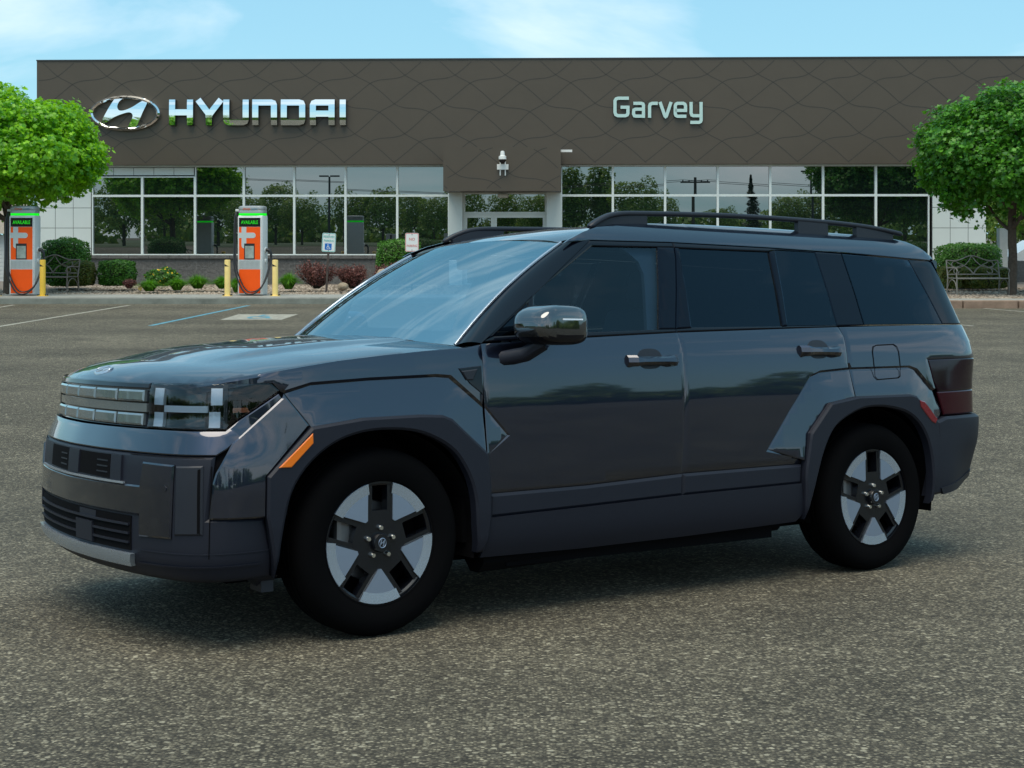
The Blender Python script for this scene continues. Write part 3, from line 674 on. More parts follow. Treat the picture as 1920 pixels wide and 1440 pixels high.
# ------------------------------------------------------------------ parking signs
M['sign_white'] = mat('sign_white', (0.72, 0.75, 0.74), 0.35, var=.03); M['sign_teal'] = mat('sign_teal', (0.03, 0.42, 0.38), 0.4)
M['sign_blue'] = mat('sign_blue', (0.01, 0.14, 0.50), 0.4); M['sign_red'] = mat('sign_red', (0.62, 0.09, 0.07), 0.4); M['post'] = mat('brown_post', (0.06, 0.045, 0.038), 0.6)
def rrect(x0, x1, z0, z1, r):
    return arc(x1 - r, z1 - r, r, 0, 90, 4) + arc(x0 + r, z1 - r, r, 90, 180, 4) + arc(x0 + r, z0 + r, r, 180, 270, 4) + arc(x1 - r, z0 + r, r, 270, 360, 4)
def park_sign(px, pyb, D, pxt, h_top, label, kind, tilt):
    p = at(px, pyb, D); s = empty('parking_sign', (p.x, D, p.z), 0, label, 'sign'); s.rotation_euler = (0, tilt, 0)
    b = MB(); b.bx(-.028, .028, .004, .03, -.3, h_top - .05); b.build('post', M['post'], s)
    w, h = .36, .50; z0 = h_top - h
    bc = M['sign_teal'] if kind == 'reserved' else M['sign_red']
    b = MB(); b.ext(rrect(-w / 2, w / 2, z0, h_top, .04), -.004, .003, 0); pn = b.build('panel', M['sign_white'], s)
    b = MB(); b.ribbon(rrect(-w / 2 + .014, w / 2 - .014, z0 + .014, h_top - .014, .03), .012, -.0062, -.0042, True); b.build('border', bc, pn)
    b = MB()
    for z in (z0 + .045, h_top - .045): b.lathe([(0, -.012), (.01, -.012), (.012, -.005)], (0, 0, z), 8, axis='Y')
    b.build('bolt', M['darkmetal'], pn)
    if kind == 'reserved':
        text_mesh('sign_text', 'RESERVED', .082, M['sign_teal'], pn, (0, -.0065, h_top - .10), .004, .78); text_mesh('sign_text', 'PARKING', .082, M['sign_teal'], pn, (0, -.0065, h_top - .205), .004, .78)
        b = MB(); b.ext(rrect(-.10, .08, z0 + .055, z0 + .225, .02), -.0065, -.0045); q = b.build('wheelchair_plate', M['sign_blue'], pn)
        b = MB(); zz = z0 + .055
        b.ribbon([(-.02, zz + .125), (-.018, zz + .075), (.018, zz + .073), (.034, zz + .035), (.05, zz + .04)], .013, -.0085, -.0068)
        b.ribbon([(-.019, zz + .10), (.012, zz + .10)], .011, -.009, -.0069)
        b.ribbon(arc(-.008, zz + .06, .037, 110, 350, 12), .011, -.0095, -.007); b.lathe([(0, -.009), (.012, -.009), (.012, -.0069)], (-.02, 0, zz + .145), 10, axis='Y')
        b.build('wheelchair_mark', M['sign_white'], q)
    else:
        text_mesh('sign_text', 'NO', .105, M['sign_red'], pn, (0, -.0065, h_top - .17), .004, .95); text_mesh('sign_text', 'PARKING', .088, M['sign_red'], pn, (0, -.0065, h_top - .345), .004, .76)
    return s
park_sign(612, 541, 38.2, 617, 1.47, 'white and teal reserved parking sign with blue wheelchair plate on a leaning post', 'reserved', R(3.0))
park_sign(772, 535, 38.6, 772, 1.40, 'white no parking sign with red lettering in front of the round bush', 'noparking', R(0.3))

# ------------------------------------------------------------------ benches
M['bench'] = mat('bronze_iron', (0.20, 0.15, 0.12), 0.5, var=.2, vs=8)
M['bench_grey'] = mat('weathered_iron', (0.24, 0.22, 0.19), 0.55, var=.2, vs=8)
def bench(loc, rz, m, label, L=1.55):
    c = empty('garden_bench', loc, rz, label, 'bench')
    h = L / 2
    b = MB()
    for i in range(9): b.bx(-h, h, -.24 + i * .052, -.24 + i * .052 + .04, .40, .415)
    b.tube([(-h, -.25, .405), (h, -.25, .405)], .018, 8); b.tube([(-h, .24, .405), (h, .24, .405)], .015, 8); b.build('seat', m, c)
    b = MB(); by = lambda z: .25 + (z - .42) * .22
    def T(pts, r=.013): b.tube([(x, by(z), z) for x, z in pts], r, 6)
    top = [(-h, .86), (-h * .72, .85), (-h * .45, .88), (-h * .2, .95), (0, .98), (h * .2, .95), (h * .45, .88), (h * .72, .85), (h, .86)]
    T([(p.x, p.y) for p in catm([(x, z, 0) for x, z in top], 4)], .016); T([(-h, .50), (h, .50)], .015)
    T([(-h, .42), (-h, .86)], .018); T([(h, .42), (h, .86)], .018)
    for s in (-1, 1):
        for pts in ([(0, .97), (s * .10, .84), (s * .24, .72), (s * .42, .66), (s * .56, .70), (s * .55, .80), (s * .45, .83), (s * .38, .78)],
                    [(0, .50), (s * .10, .62), (s * .26, .74), (s * .42, .80)], [(0, .52), (s * .12, .66), (s * .3, .72), (s * .5, .64), (s * .52, .54), (s * .42, .53), (s * .38, .58)],
                    [(s * h, .84), (s * (h - .14), .72), (s * (h - .30), .66)], [(s * h, .52), (s * (h - .14), .64), (s * (h - .30), .68)]):
            T([(p.x, p.y) for p in catm([(x, z, 0) for x, z in pts], 4)], .011)
    b.build('backrest', m, c, smooth=60)
    for s in (-1, 1):
        b = MB(); x = s * h
        b.tube(catm([(x, .30, .66), (x, .05, .68), (x, -.20, .66), (x, -.27, .60), (x, -.23, .54), (x, -.25, .40)], 5), .016, 8)
        b.build('armrest', m, c, smooth=60)
        b = MB(); b.tube([(x, -.25, .40), (x, -.26, 0)], .018, 8); b.tube([(x, .25, .42), (x, .30, 0)], .018, 8)
        b.tube(catm([(x, -.25, .10), (x, -.16, .30), (x, 0, .37), (x, .16, .30), (x, .28, .10)], 4), .012, 6); b.build('leg', m, c, smooth=60)
    return c
pb = at(96, 540, 38.0); bench((pb.x - .18, 38.2, .17), R(-16), M['bench'], 'bronze scrollwork bench in front of the round bush, behind the left bollard')
pb = at(1838, 543, 36.6); bench((pb.x + .05, 36.9, .17), R(9), M['bench_grey'], 'weathered scrollwork bench under the tree at the right edge', 1.42)

# ------------------------------------------------------------------ plants
M['leaf_maple'] = leaf_mat('maple_leaf', (0.036, 0.185, 0.006), (0.290, 0.590, 0.014), tr=.36, trc=(0.40, 0.80, 0.02))
M['leaf_maple_dark'] = leaf_mat('dark_maple_leaf', (0.020, 0.115, 0.008), (0.100, 0.320, 0.014), tr=.33, trc=(0.12, 0.34, 0.02))
M['leaf_box'] = leaf_mat('boxwood_leaf', (0.030, 0.120, 0.010), (0.100, 0.270, 0.020), tr=.35)
M['leaf_hedge'] = leaf_mat('hedge_leaf', (0.050, 0.120, 0.014), (0.220, 0.200, 0.030), tr=.35)
M['leaf_red'] = leaf_mat('barberry_leaf', (0.100, 0.040, 0.038), (0.330, 0.130, 0.105), tr=.35)
M['leaf_grass'] = leaf_mat('grass_blade', (0.050, 0.180, 0.010), (0.170, 0.420, 0.020), tr=.4)
M['leaf_far'] = leaf_mat('far_leaf', (0.090, 0.200, 0.035), (0.300, 0.420, 0.070), tr=.45)
M['leaf_conifer'] = leaf_mat('conifer_leaf', (0.015, 0.035, 0.018), (0.040, 0.070, 0.030), tr=.15)
M['flower'] = mat('yellow_flower', (0.75, 0.48, 0.01), 0.5)
M['bark'] = mat('grey_brown_bark', (0.085, 0.062, 0.045), 0.9, var=.4, vs=14, bump=.7, bs=30)
M['twig_core'] = mat('twigs_and_core', (0.030, 0.030, 0.016), 0.95)  # barberry stems, also the shaded inside of the bushes
MAPLE = [(0, -.5), (.16, -.34), (.46, -.30), (.36, -.08), (.50, .14), (.26, .14), (.20, .26), (.0, .55), (-.20, .26), (-.26, .14), (-.50, .14), (-.36, -.08), (-.46, -.30), (-.16, -.34)]
QUAD = [(0, -.5), (.36, 0), (0, .5), (-.36, 0)]
def leaf_mesh(name, pos, nor, size, shape=QUAD, m=None, extra=None, fold=.12, roll=None):
    """one mesh with a small leaf polygon at every pos"""
    n = len(pos); k = len(shape); sh = np.array(shape)
    nor = nor / (np.linalg.norm(nor, axis=1)[:, None] + 1e-9)
    ref = rng.normal(size=(n, 3)) if roll is None else roll
    a = np.cross(nor, ref); a /= np.linalg.norm(a, axis=1)[:, None] + 1e-9; b = np.cross(nor, a)
    sz = size * rng.uniform(.65, 1.25, n) if np.isscalar(size) else size
    V = pos[:, None, :] + (a[:, None, :] * sh[None, :, 0, None] + b[:, None, :] * sh[None, :, 1, None] + nor[:, None, :] * (-fold * np.abs(sh[None, :, 0, None]) * 2)) * sz[:, None, None]
    V = V.reshape(-1, 3); nv = len(V)
    me = bpy.data.meshes.new(name); me.vertices.add(nv); me.vertices.foreach_set('co', V.ravel())
    me.loops.add(nv); me.loops.foreach_set('vertex_index', np.arange(nv)); me.polygons.add(n)
    me.polygons.foreach_set('loop_start', np.arange(n) * k); me.polygons.foreach_set('loop_total', np.full(n, k))
    me.update(calc_edges=True)
    at_ = me.attributes.new('rnd', 'FLOAT', 'FACE'); at_.data.foreach_set('value', rng.random(n).astype(np.float32))
    if m: me.materials.append(m)
    return me
def link(name, me, parent=None, loc=None):
    o = bpy.data.objects.new(name, me); COL.objects.link(o)
    if parent: o.parent = parent
    if loc is not None: o.location = loc
    return o
def crown_points(n, rx, ry, rz, lumps=26, lump=.28, shell=.5, zcut=-0.75, sprig=0.0):
    """leaf positions in clumps that bulge from an ellipsoid, normals outward and up"""
    d = rng.normal(size=(lumps, 3)); d /= np.linalg.norm(d, axis=1)[:, None]
    lumpw = rng.uniform(.55, 1.5, lumps); P_ = []; N_ = []
    while sum(len(x) for x in P_) < n:
        q = rng.normal(size=(n, 3)); q /= np.linalg.norm(q, axis=1)[:, None]
        dots = q @ d.T; b_ = np.max(dots, axis=1); bul = np.clip((b_ - .80) / .2, 0, 1)
        r = (1 - lump) + lump * bul * lumpw[np.argmax(dots, axis=1)]
        r = r * (1 - shell * rng.random(n) ** 2.2)
        if sprig:
            g_ = np.array([mnoise.noise(tuple(v * 9)) for v in q]); r = r + sprig * np.clip(g_ * 2.2, -.4, 1.2) * rng.random(n)
        # thin the valleys between clumps
        keep = (rng.random(n) < .25 + .75 * bul) & (q[:, 2] > zcut + rng.normal(size=n) * .08)
        p = q * r[:, None]
        P_.append((p * np.array([rx, ry, rz]))[keep]); nn = q * .6 + rng.normal(size=(n, 3)) * .45 + np.array([0, 0, .55]); N_.append(nn[keep])
    return np.concatenate(P_)[:n], np.concatenate(N_)[:n]
def trunk_mesh(h, r0, r1, limbs, hc, spread):
    b = MB(); b.tube(catm([(0, 0, -.2), (0, 0, 0), (.02, .01, h * .5), (.0, .03, h), (.03, 0, h + .8)], 4), [r0 * 1.25] * 3 + [r0 + (r1 - r0) * i / 14 for i in range(14)], 12)
    for i in range(limbs):
        a_ = 2 * math.pi * i / limbs + random.uniform(-.3, .3); e = random.uniform(.5, 1.0) * spread; z0 = h + random.uniform(-.15, .7)
        b.tube(catm([(0, 0, z0), (.3 * e * math.cos(a_), .3 * e * math.sin(a_), z0 + .35), (e * .75 * math.cos(a_), e * .75 * math.sin(a_), z0 + hc * random.uniform(.35, .8))], 4), [r1 * (.6 - .055 * k) for k in range(9)], 7)
    return b
def maple(loc, crown_c, rx, ry, rz, n, m, label, th, tr):
    t = empty('maple_tree', loc, 0, label, 'tree')
    trunk_mesh(th, tr, tr * .75, 9, rz * 1.3, rx).build('trunk', M['bark'], t, smooth=50)
    p, nn = crown_points(n, rx, ry, rz, 80, .25, .5, -.74, sprig=.12)
    p += np.array(crown_c)
    link('crown', leaf_mesh('crown', p, nn, .112, MAPLE, m), t)
    return t
c = at(35, 285, 37.4); tl = at(14, 540, 37.4)
maple((tl.x, 37.4, .16), (c.x - tl.x - .22, -.1, c.z - .16 - .05), 2.35, 2.3, 1.72, 46000, M['leaf_maple'], 'bright green maple over the charger at the left edge', 2.0, .115)
c = at(1905, 295, 36.8); tl = at(1898, 543, 36.8)
maple((tl.x, 36.8, .16), (c.x - tl.x, 0, c.z - .16 - .05), 2.5, 2.4, 1.85, 46000, M['leaf_maple_dark'], 'deep green maple over the bench at the right edge', 1.75, .12)

def shrub(px0, px1, pyt, pyb, D, m, label, n=7000, leaf=.05, boxy=1.0, name='clipped_shrub', cat='shrub', group=None, shape=QUAD, lump=.10, ydepth=None, flowers=0):
    x0 = at(px0, pyb, D); x1 = at(px1, pyt, D); w = x1.x - x0.x; h = x1.z - x0.z
    t = empty(name, ((x0.x + x1.x) / 2, D, x0.z), 0, label, cat, group)
    q = rng.normal(size=(n, 3)); q /= np.linalg.norm(q, axis=1)[:, None]
    if boxy != 1.0: q = np.sign(q) * np.abs(q) ** boxy; q /= np.maximum(np.abs(q).max(axis=1) ** .6 * np.linalg.norm(q, axis=1) ** .4, 1e-6)[:, None]
    nz = np.array([mnoise.noise(tuple(v * 2.3 + D)) for v in q]); fine = np.array([mnoise.noise(tuple(v * 7 + D)) for v in q])
    r = (1 + lump * nz + lump * .5 * fine) * (1 - .22 * rng.random(n) ** 2)
    s = np.array([w / 2, (ydepth or w) / 2, h / 2]); p = q * r[:, None] * s; p[:, 2] += h / 2; p[:, 2] = np.maximum(p[:, 2], .03)
    link('foliage', leaf_mesh('foliage', p, q * .7 + rng.normal(size=(n, 3)) * .5 + np.array([0, 0, .3]), leaf, shape, m), t)
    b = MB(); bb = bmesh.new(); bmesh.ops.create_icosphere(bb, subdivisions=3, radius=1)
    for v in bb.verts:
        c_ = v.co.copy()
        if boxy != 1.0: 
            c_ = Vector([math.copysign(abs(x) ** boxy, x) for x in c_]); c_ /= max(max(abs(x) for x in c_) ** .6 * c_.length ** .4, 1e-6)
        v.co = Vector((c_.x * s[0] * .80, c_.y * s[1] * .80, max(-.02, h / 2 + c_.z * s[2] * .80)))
    b.bm(bb); b.build('dark_core', M['twig_core'], t, smooth=80)  # solid dark core put in for the shaded inside of the bush
    if flowers:
        k = rng.choice(n, flowers); pf = p[k] * 1.04
        for a_ in range(flowers): link('flower', leaf_mesh('flower', pf[a_:a_+1], q[k][a_:a_+1] + rng.normal(size=(1, 3)) * .3, .055, arcs6(), M['flower']), t)
    return t
def arcs6(): return [(math.cos(2 * math.pi * i / 6) * .5, math.sin(2 * math.pi * i / 6) * .5) for i in range(6)]
shrub(82, 165, 447, 538, 40.2, M['leaf_box'], 'tall rounded green bush behind the bronze bench', 12000, .055, .85)
shrub(128, 177, 489, 537, 39.2, M['leaf_hedge'], 'small orange-tinged clipped bush at the end of the bronze bench', 6000, .05, .8)
shrub(187, 252, 487, 537, 39.4, M['leaf_box'], 'low boxy clipped bush against the block plinth', 8000, .05, .72)
shrub(706, 792, 449, 530, 41.5, M['leaf_box'], 'round clipped bush behind the no parking sign', 11000, .055, .9)
shrub(1757, 1871, 456, 535, 41.0, M['leaf_box'], 'broad rounded bush behind the weathered bench', 14000, .06, .85)
shrub(1758, 1800, 498, 542, 39.2, M['leaf_hedge'], 'low yellowish hedge at the left end of the weathered bench', 5000, .05, .75)
shrub(1800, 1893, 500, 542, 39.5, M['leaf_hedge'], 'low green-brown hedge under the weathered bench back', 9000, .05, .75, ydepth=.8)
shrub(275, 335, 503, 537, 39.2, M['leaf_box'], 'loose bush dotted with yellow flowers', 3500, .055, 1.0, 'flowering_bush', lump=.35, flowers=70)
def spiky(px0, px1, pyt, pyb, D, label, n=2600):
    x0 = at(px0, pyb, D); x1 = at(px1, pyt, D); w = x1.x - x0.x; h = x1.z - x0.z
    t = empty('barberry_bush', ((x0.x + x1.x) / 2, D, x0.z), 0, label, 'bush', 'red barberry bushes by the plinth')
    b = MB(); P_ = []; N_ = []
    for i in range(85):
        a_ = random.uniform(0, 2 * math.pi); e = math.sqrt(random.random()); hh = h * random.uniform(.75, 1.08) * (1 - .25 * e * e)
        tip = Vector((math.cos(a_) * e * w * .52, math.sin(a_) * e * w * .48, hh)); base = Vector((tip.x * .12, tip.y * .12, 0)); mid = base.lerp(tip, .5) + Vector((tip.x * .15, tip.y * .15, .05))
        pts = catm([base, mid, tip], 5); b.tube(pts, [.007] * 6 + [.004] * (len(pts) - 6), 4)
        for j in range(n // 60):
            f = random.uniform(.22, 1.02); k = min(int(f * (len(pts) - 1)), len(pts) - 1); q = pts[k] + Vector((random.gauss(0, .03), random.gauss(0, .03), random.gauss(0, .03))); P_.append(q); N_.append((random.gauss(0, 1), random.gauss(0, 1), random.gauss(.5, .7)))
    b.build('stems', M['twig_core'], t)
    link('foliage', leaf_mesh('foliage', np.array(P_), np.array(N_), .05, QUAD, M['leaf_red']), t)
spiky(553, 634, 489, 541, 38.6, 'red barberry bush behind the reserved parking post')
spiky(628, 692, 495, 541, 38.9, 'red barberry bush right of the reserved parking sign')
spiky(696, 775, 494, 535, 40.0, 'red barberry bush under the no parking sign, partly behind the windscreen')
spiky(232, 254, 527, 540, 38.6, 'tiny red shrub at the foot of the boxy bush', 1200)
def grass(px0, px1, pyt, pyb, D, label):
    x0 = at(px0, pyb, D); x1 = at(px1, pyt, D); w = x1.x - x0.x; h = x1.z - x0.z; n = 900; w *= 1.35
    t = MB(); rn = []
    for i in range(n):
        a_ = random.uniform(0, 2 * math.pi); e = random.random() ** .6; hh = h * random.uniform(.7, 1.15); d = Vector((math.cos(a_), math.sin(a_), 0)); s = Vector((-d.y, d.x, 0)) * .008
        b0 = d * (.12 * w * e); t1 = b0 + d * (w * .16 * e) + Vector((0, 0, hh * .7)); t2 = b0 + d * (w * .52 * e) + Vector((0, 0, hh * (1.15 - .75 * e * e))) + Vector((random.gauss(0, .02), 0, random.gauss(0, .03)))
        t.add([b0 - s, b0 + s, t1 + s, t1 - s, t2], [(0, 1, 2, 3), (3, 2, 4)]); rr = random.random(); rn += [rr, rr]
    o = t.build('grass_clump', M['leaf_grass'], None, loc=((x0.x + x1.x) / 2, D, x0.z))
    a_ = o.data.attributes.new('rnd', 'FLOAT', 'FACE'); a_.data.foreach_set('value', np.array(rn, np.float32))
    return tag(o, label, 'grass clump', 'green grass clumps in the gravel')
grass(258, 302, 527, 546, 37.6, 'green grass clump with a yellow flower in front of the flowering bush')
grass(311, 353, 524, 544, 38.0, 'green grass clump right of the flowering bush')
grass(348, 394, 519, 541, 38.6, 'green grass clump two tufts left of the pale bollard')
grass(397, 436, 521, 541, 38.6, 'green grass clump just left of the pale bollard')
grass(432, 452, 525, 548, 37.6, 'narrow green grass clump tucked behind the second charger')
grass(520, 562, 516, 542, 38.4, 'green grass clump right of the second charger')
fp = at(264, 537, 37.5)
b = MB(); b.tube([(0, 0, 0), (0, 0, .12)], .006, 6); 
fl_ = empty('yellow_flower', (fp.x, 37.45, .17), 0, 'single yellow flower beside the leftmost grass clump', 'flower')
b.build('stem', M['leaf_grass'], fl_); b = MB()
for i in range(8):
    a_ = i * math.pi / 4; b.add([(0, -.01, .13), (.05 * math.cos(a_ - .3), -.02, .13 + .05 * math.sin(a_ - .3)), (.06 * math.cos(a_), -.02, .13 + .06 * math.sin(a_)), (.05 * math.cos(a_ + .3), -.02, .13 + .05 * math.sin(a_ + .3))], [(0, 1, 2, 3)])
b.build('petals', M['flower'], fl_)
# boulders
M['boulder'] = mat('tan_boulder', (0.30, 0.24, 0.17), 0.9, var=.3, vs=7, bump=.5)
def boulder(px0, px1, pyt, pyb, D, label):
    x0 = at(px0, pyb, D); x1 = at(px1, pyt, D); w = x1.x - x0.x; h = x1.z - x0.z
    bb = bmesh.new(); bmesh.ops.create_icosphere(bb, subdivisions=4, radius=1)
    for v in bb.verts:
        k = 1 + .18 * mnoise.noise(v.co * 1.4 + Vector((D, px0, 0))) + .05 * mnoise.noise(v.co * 5); v.co = Vector((v.co.x * w * .5 * k, v.co.y * w * .45 * k, v.co.z * h * .55 * k + h * .42))
    b = MB(); b.bm(bb); tag(b.build('boulder', M['boulder'], smooth=80, loc=((x0.x + x1.x) / 2, D, x0.z)), label, 'rock')
boulder(633, 653, 529, 543, 38.0, 'small tan boulder in front of the red bushes')
boulder(703, 738, 503, 538, 39.3, 'larger tan boulder partly behind the windscreen')
# gravel
M['stone'] = leaf_mat('river_stone', (0.16, 0.12, 0.085), (0.42, 0.35, 0.28), rough=.85, tr=0.0)
def gravel(name, n, x0, x1, y0, y1, label, zr=.165):
    ico = bmesh.new(); bmesh.ops.create_icosphere(ico, subdivisions=1, radius=1); iv = np.array([v.co[:] for v in ico.verts]); itf = np.array([[v.index for v in f.verts] for f in ico.faces]); ico.free()
    k = len(iv); pos = np.stack([rng.uniform(x0, x1, n), y0 + (y1 - y0) * rng.random(n) ** 1.4, np.full(n, zr - .015)], 1)
    s = rng.uniform(.022, .055, n)[:, None] * rng.uniform(.6, 1.25, (n, 3)); s[:, 2] *= .75
    th = rng.uniform(0, 6.28, n); V = iv[None] * s[:, None, :] * rng.uniform(.85, 1.15, (n, k, 1))
    V = np.stack([V[..., 0] * np.cos(th)[:, None] - V[..., 1] * np.sin(th)[:, None], V[..., 0] * np.sin(th)[:, None] + V[..., 1] * np.cos(th)[:, None], V[..., 2]], -1) + pos[:, None, :]
    Fs = (itf[None] + (np.arange(n) * k)[:, None, None]).reshape(-1, 3)
    me = bpy.data.meshes.new(name); me.vertices.add(n * k); me.vertices.foreach_set('co', V.ravel()); nf = len(Fs)
    me.loops.add(nf * 3); me.loops.foreach_set('vertex_index', Fs.ravel()); me.polygons.add(nf); me.polygons.foreach_set('loop_start', np.arange(nf) * 3); me.polygons.foreach_set('loop_total', np.full(nf, 3)); me.update(calc_edges=True)
    a_ = me.attributes.new('rnd', 'FLOAT', 'FACE'); a_.data.foreach_set('value', np.repeat(rng.random(n), len(itf)).astype(np.float32)); me.materials.append(M['stone'])
    tag(link(name, me), label, 'gravel', kind='stuff')
gravel('gravel', 9000, -14.5, -1.5, 36.78, 43.5, 'tan and brown river stones in the bed left of the car')
gravel('gravel', 5000, 9.0, 15.0, 34.65, 42.0, 'grey and tan river stones under the right bench', .16)
# ------------------------------------------------------------------ surroundings: trees and poles across the road (seen in the panes, chrome and paint)
def far_tree(kind, n=4200):
    t = empty('roadside_tree', (0, 0, 0), 0, 'broad leafy tree across the road from the showroom', 'tree', 'trees across the road, seen in the window panes')
    if kind == 'conifer':
        b = MB(); b.tube([(0, 0, 0), (0, 0, 5), (0, 0, 9.6)], [.14, .09, .02], 8); b.build('trunk', M['bark'], t, smooth=50)
        P_ = []; N_ = []
        for i in range(n):
            z = 1.2 + 8.4 * random.random() ** 1.25; rr = (9.7 - z) / 8.5 * 2.0; tier = .55 + .45 * abs(math.sin(z * 3.6)); a_ = random.uniform(0, 6.283); r = rr * tier * random.uniform(.25, 1)
            P_.append((r * math.cos(a_), r * math.sin(a_), z - .25 * r)); N_.append((math.cos(a_) * .4 + random.gauss(0, .3), math.sin(a_) * .4 + random.gauss(0, .3), .9))
        link('crown', leaf_mesh('crown', np.array(P_), np.array(N_), .32, QUAD, M['leaf_conifer']), t)
    else:
        tall = kind == 'poplar'; rx = 1.7 if tall else 3.0; rz = 3.6 if tall else 2.9; zc_ = 4.4 if tall else 4.2
        trunk_mesh(1.6, .17, .13, 7, rz, rx * .9).build('trunk', M['bark'], t, smooth=50)
        p, nn = crown_points(n, rx, rx, rz, 34, .42, .6, -.9); p[:, 2] += zc_
        link('crown', leaf_mesh('crown', p, nn, .30, QUAD, M['leaf_far']), t)
    return t
protos = {k: far_tree(k) for k in ('round', 'poplar', 'conifer')}
used = set()
def mirx(px, D): return (px - CX) / F * D - 2 * YAW * (D - BD)
spots = []   # (mirrored pixel, depth behind the camera, kind, scale)
for px, yb, kind, sc in ((215, 40, 'round', 1.25), (300, 36, 'round', 1.0), (405, 40, 'round', 1.32), (455, 34, 'round', .86), (515, 50, 'round', 1.12), (560, 36, 'round', .85), (655, 40, 'round', 1.0), (712, 38, 'round', 1.06), (772, 54, 'round', 1.0), (815, 38, 'round', .82), (868, 42, 'round', 1.05), (950, 44, 'round', .95), (1010, 40, 'round', .9),
                         (1072, 40, 'poplar', 1.25), (1128, 42, 'poplar', 1.3), (1190, 36, 'round', 1.2), (1240, 52, 'round', .92), (1350, 58, 'round', .72), (1405, 34, 'conifer', .86), (1470, 40, 'round', .85), (1525, 42, 'round', .95), (1600, 38, 'round', 1.2), (1690, 40, 'round', 1.3), (1780, 40, 'round', 1.15), (1870, 44, 'round', 1.2), (1960, 42, 'poplar', 1.2),
                         (120, 44, 'round', 1.2), (30, 42, 'poplar', 1.25), (-70, 46, 'round', 1.3), (2060, 44, 'round', 1.3), (-190, 46, 'round', 1.2), (2180, 46, 'round', 1.2)):
    Dm = 90 + yb; spots.append((mirx(px, Dm), -yb, kind, sc * .74))
kinds = {'round': 'broad leafy tree across the road from the showroom', 'poplar': 'tall narrow leafy tree across the road from the showroom', 'conifer': 'pointed conifer across the road from the showroom'}
for x, y, kind, sc in spots:
    o = protos[kind] if kind not in used else copy_tree(protos[kind])
    used.add(kind); o.location = (x, y, ground_z(y)); o.rotation_euler = (0, 0, random.uniform(0, 6)); o.scale = (sc * random.uniform(.9, 1.1), sc, sc)
    o['label'] = kinds[kind]
M['wood_pole'] = mat('pole_wood', (0.09, 0.07, 0.055), 0.9, var=.3)
def lamp_post(px, yb, h, label):
    x = mirx(px, 90 + yb); t = empty('lamp_post', (x, -yb, ground_z(-yb)), 0, label, 'lamp post')
    b = MB(); b.tube([(0, 0, 0), (0, 0, h)], [.11, .08], 10); b.build('post', M['darkmetal'], t, smooth=50)
    b = MB(); b.box((-.45, 0, h + .05), (.75, .3, .12), bev=.03); b.box((.45, 0, h + .05), (.75, .3, .12), bev=.03); b.build('lamp_head', M['darkmetal'], t)
lamp_post(612, 26, 5.3, 'dark twin-head lamp post reflected left of the entrance'); lamp_post(1518, 30, 6.0, 'dark twin-head lamp post reflected right of the entrance')
x = mirx(1300, 118); t = empty('utility_pole', (x, -28, ground_z(-28)), 0, 'wooden utility pole with a crossarm across the road', 'pole')
b = MB(); b.tube([(0, 0, 0), (0, 0, 5.6)], [.15, .11], 10); b.build('post', M['wood_pole'], t, smooth=50)
b = MB(); b.box((0, 0, 5.2), (2.4, .1, .12)); b.build('crossarm', M['wood_pole'], t)
b = MB()
for i in (-1, -.5, .5, 1): b.lathe([(0.05, 0), (.05, .12), (0, .14)], (i, 0, 5.26), 8)
b.build('insulator', M['darkmetal'], t)
vb = MB()
for i in (-1, 1):
    for s in (-1, 1):
        vb.tube([(x + i, -28, ground_z(-28) + 5.4), (x + i + s * 16, -28, 5.15), (x + i + s * 40, -28, 6.2)], .02, 5)
tag(vb.build('power_line', M['cable']), 'black overhead wires on the utility pole', 'power line')
# low grass verge across the road
v = MB(); v.add([(-300, -300, ground_z(-30) + .02), (300, -300, ground_z(-30) + .02), (300, -24, ground_z(-24) + .02), (-300, -24, ground_z(-24) + .02)], [(0, 1, 2, 3)])
tag(v.build('verge', M['grass_far']), 'grass verge across the road under the trees', 'verge', kind='structure')
far = []
px_, nn_ = [], []
for i in range(90):
    x = -190 + i * 4.3; yy = -95 + random.uniform(-8, 8); hh = random.uniform(2.0, 4.2)
    q = rng.normal(size=(330, 3)); q /= np.linalg.norm(q, axis=1)[:, None]; q *= rng.uniform(.75, 1.08, (330, 1)); px_.append(q * np.array([3.6, 3.2, hh * .55]) + np.array([x, yy, hh * .5 + .6])); nn_.append(q + rng.normal(size=(330, 3)) * .5 + np.array([0, 0, .4]))
for i in range(60):     # hedge line beyond the car park, right of the camera
    f_ = i / 59; x = 52 + 26 * math.sin(f_ * 2.6) + random.uniform(-2, 2); yy = -70 + f_ * 82; hh = random.uniform(1.6, 3.4) + 3.6 * max(0, math.sin(i * .9) * math.sin(i * .37)) 
    q = rng.normal(size=(330, 3)); q /= np.linalg.norm(q, axis=1)[:, None]; q *= rng.uniform(.75, 1.08, (330, 1)); px_.append(q * np.array([2.6, 2.6, hh * .55]) + np.array([x, yy, ground_z(yy) + hh * .5])); nn_.append(q + rng.normal(size=(330, 3)) * .5 + np.array([0, 0, .4]))
for i in range(44):     # and left of it
    f_ = i / 43; x = -62 - 14 * math.sin(f_ * 3) + random.uniform(-2, 2); yy = -70 + f_ * 110; hh = random.uniform(3.0, 7.0)
    q = rng.normal(size=(330, 3)); q /= np.linalg.norm(q, axis=1)[:, None]; q *= rng.uniform(.75, 1.08, (330, 1)); px_.append(q * np.array([2.8, 2.8, hh * .55]) + np.array([x, yy, ground_z(yy) + hh * .5])); nn_.append(q + rng.normal(size=(330, 3)) * .5 + np.array([0, 0, .4]))
tag(link('far_wood', leaf_mesh('far_wood', np.concatenate(px_), np.concatenate(nn_), .95, QUAD, M['leaf_far'])), 'distant wood across the road', 'wood', kind='stuff')

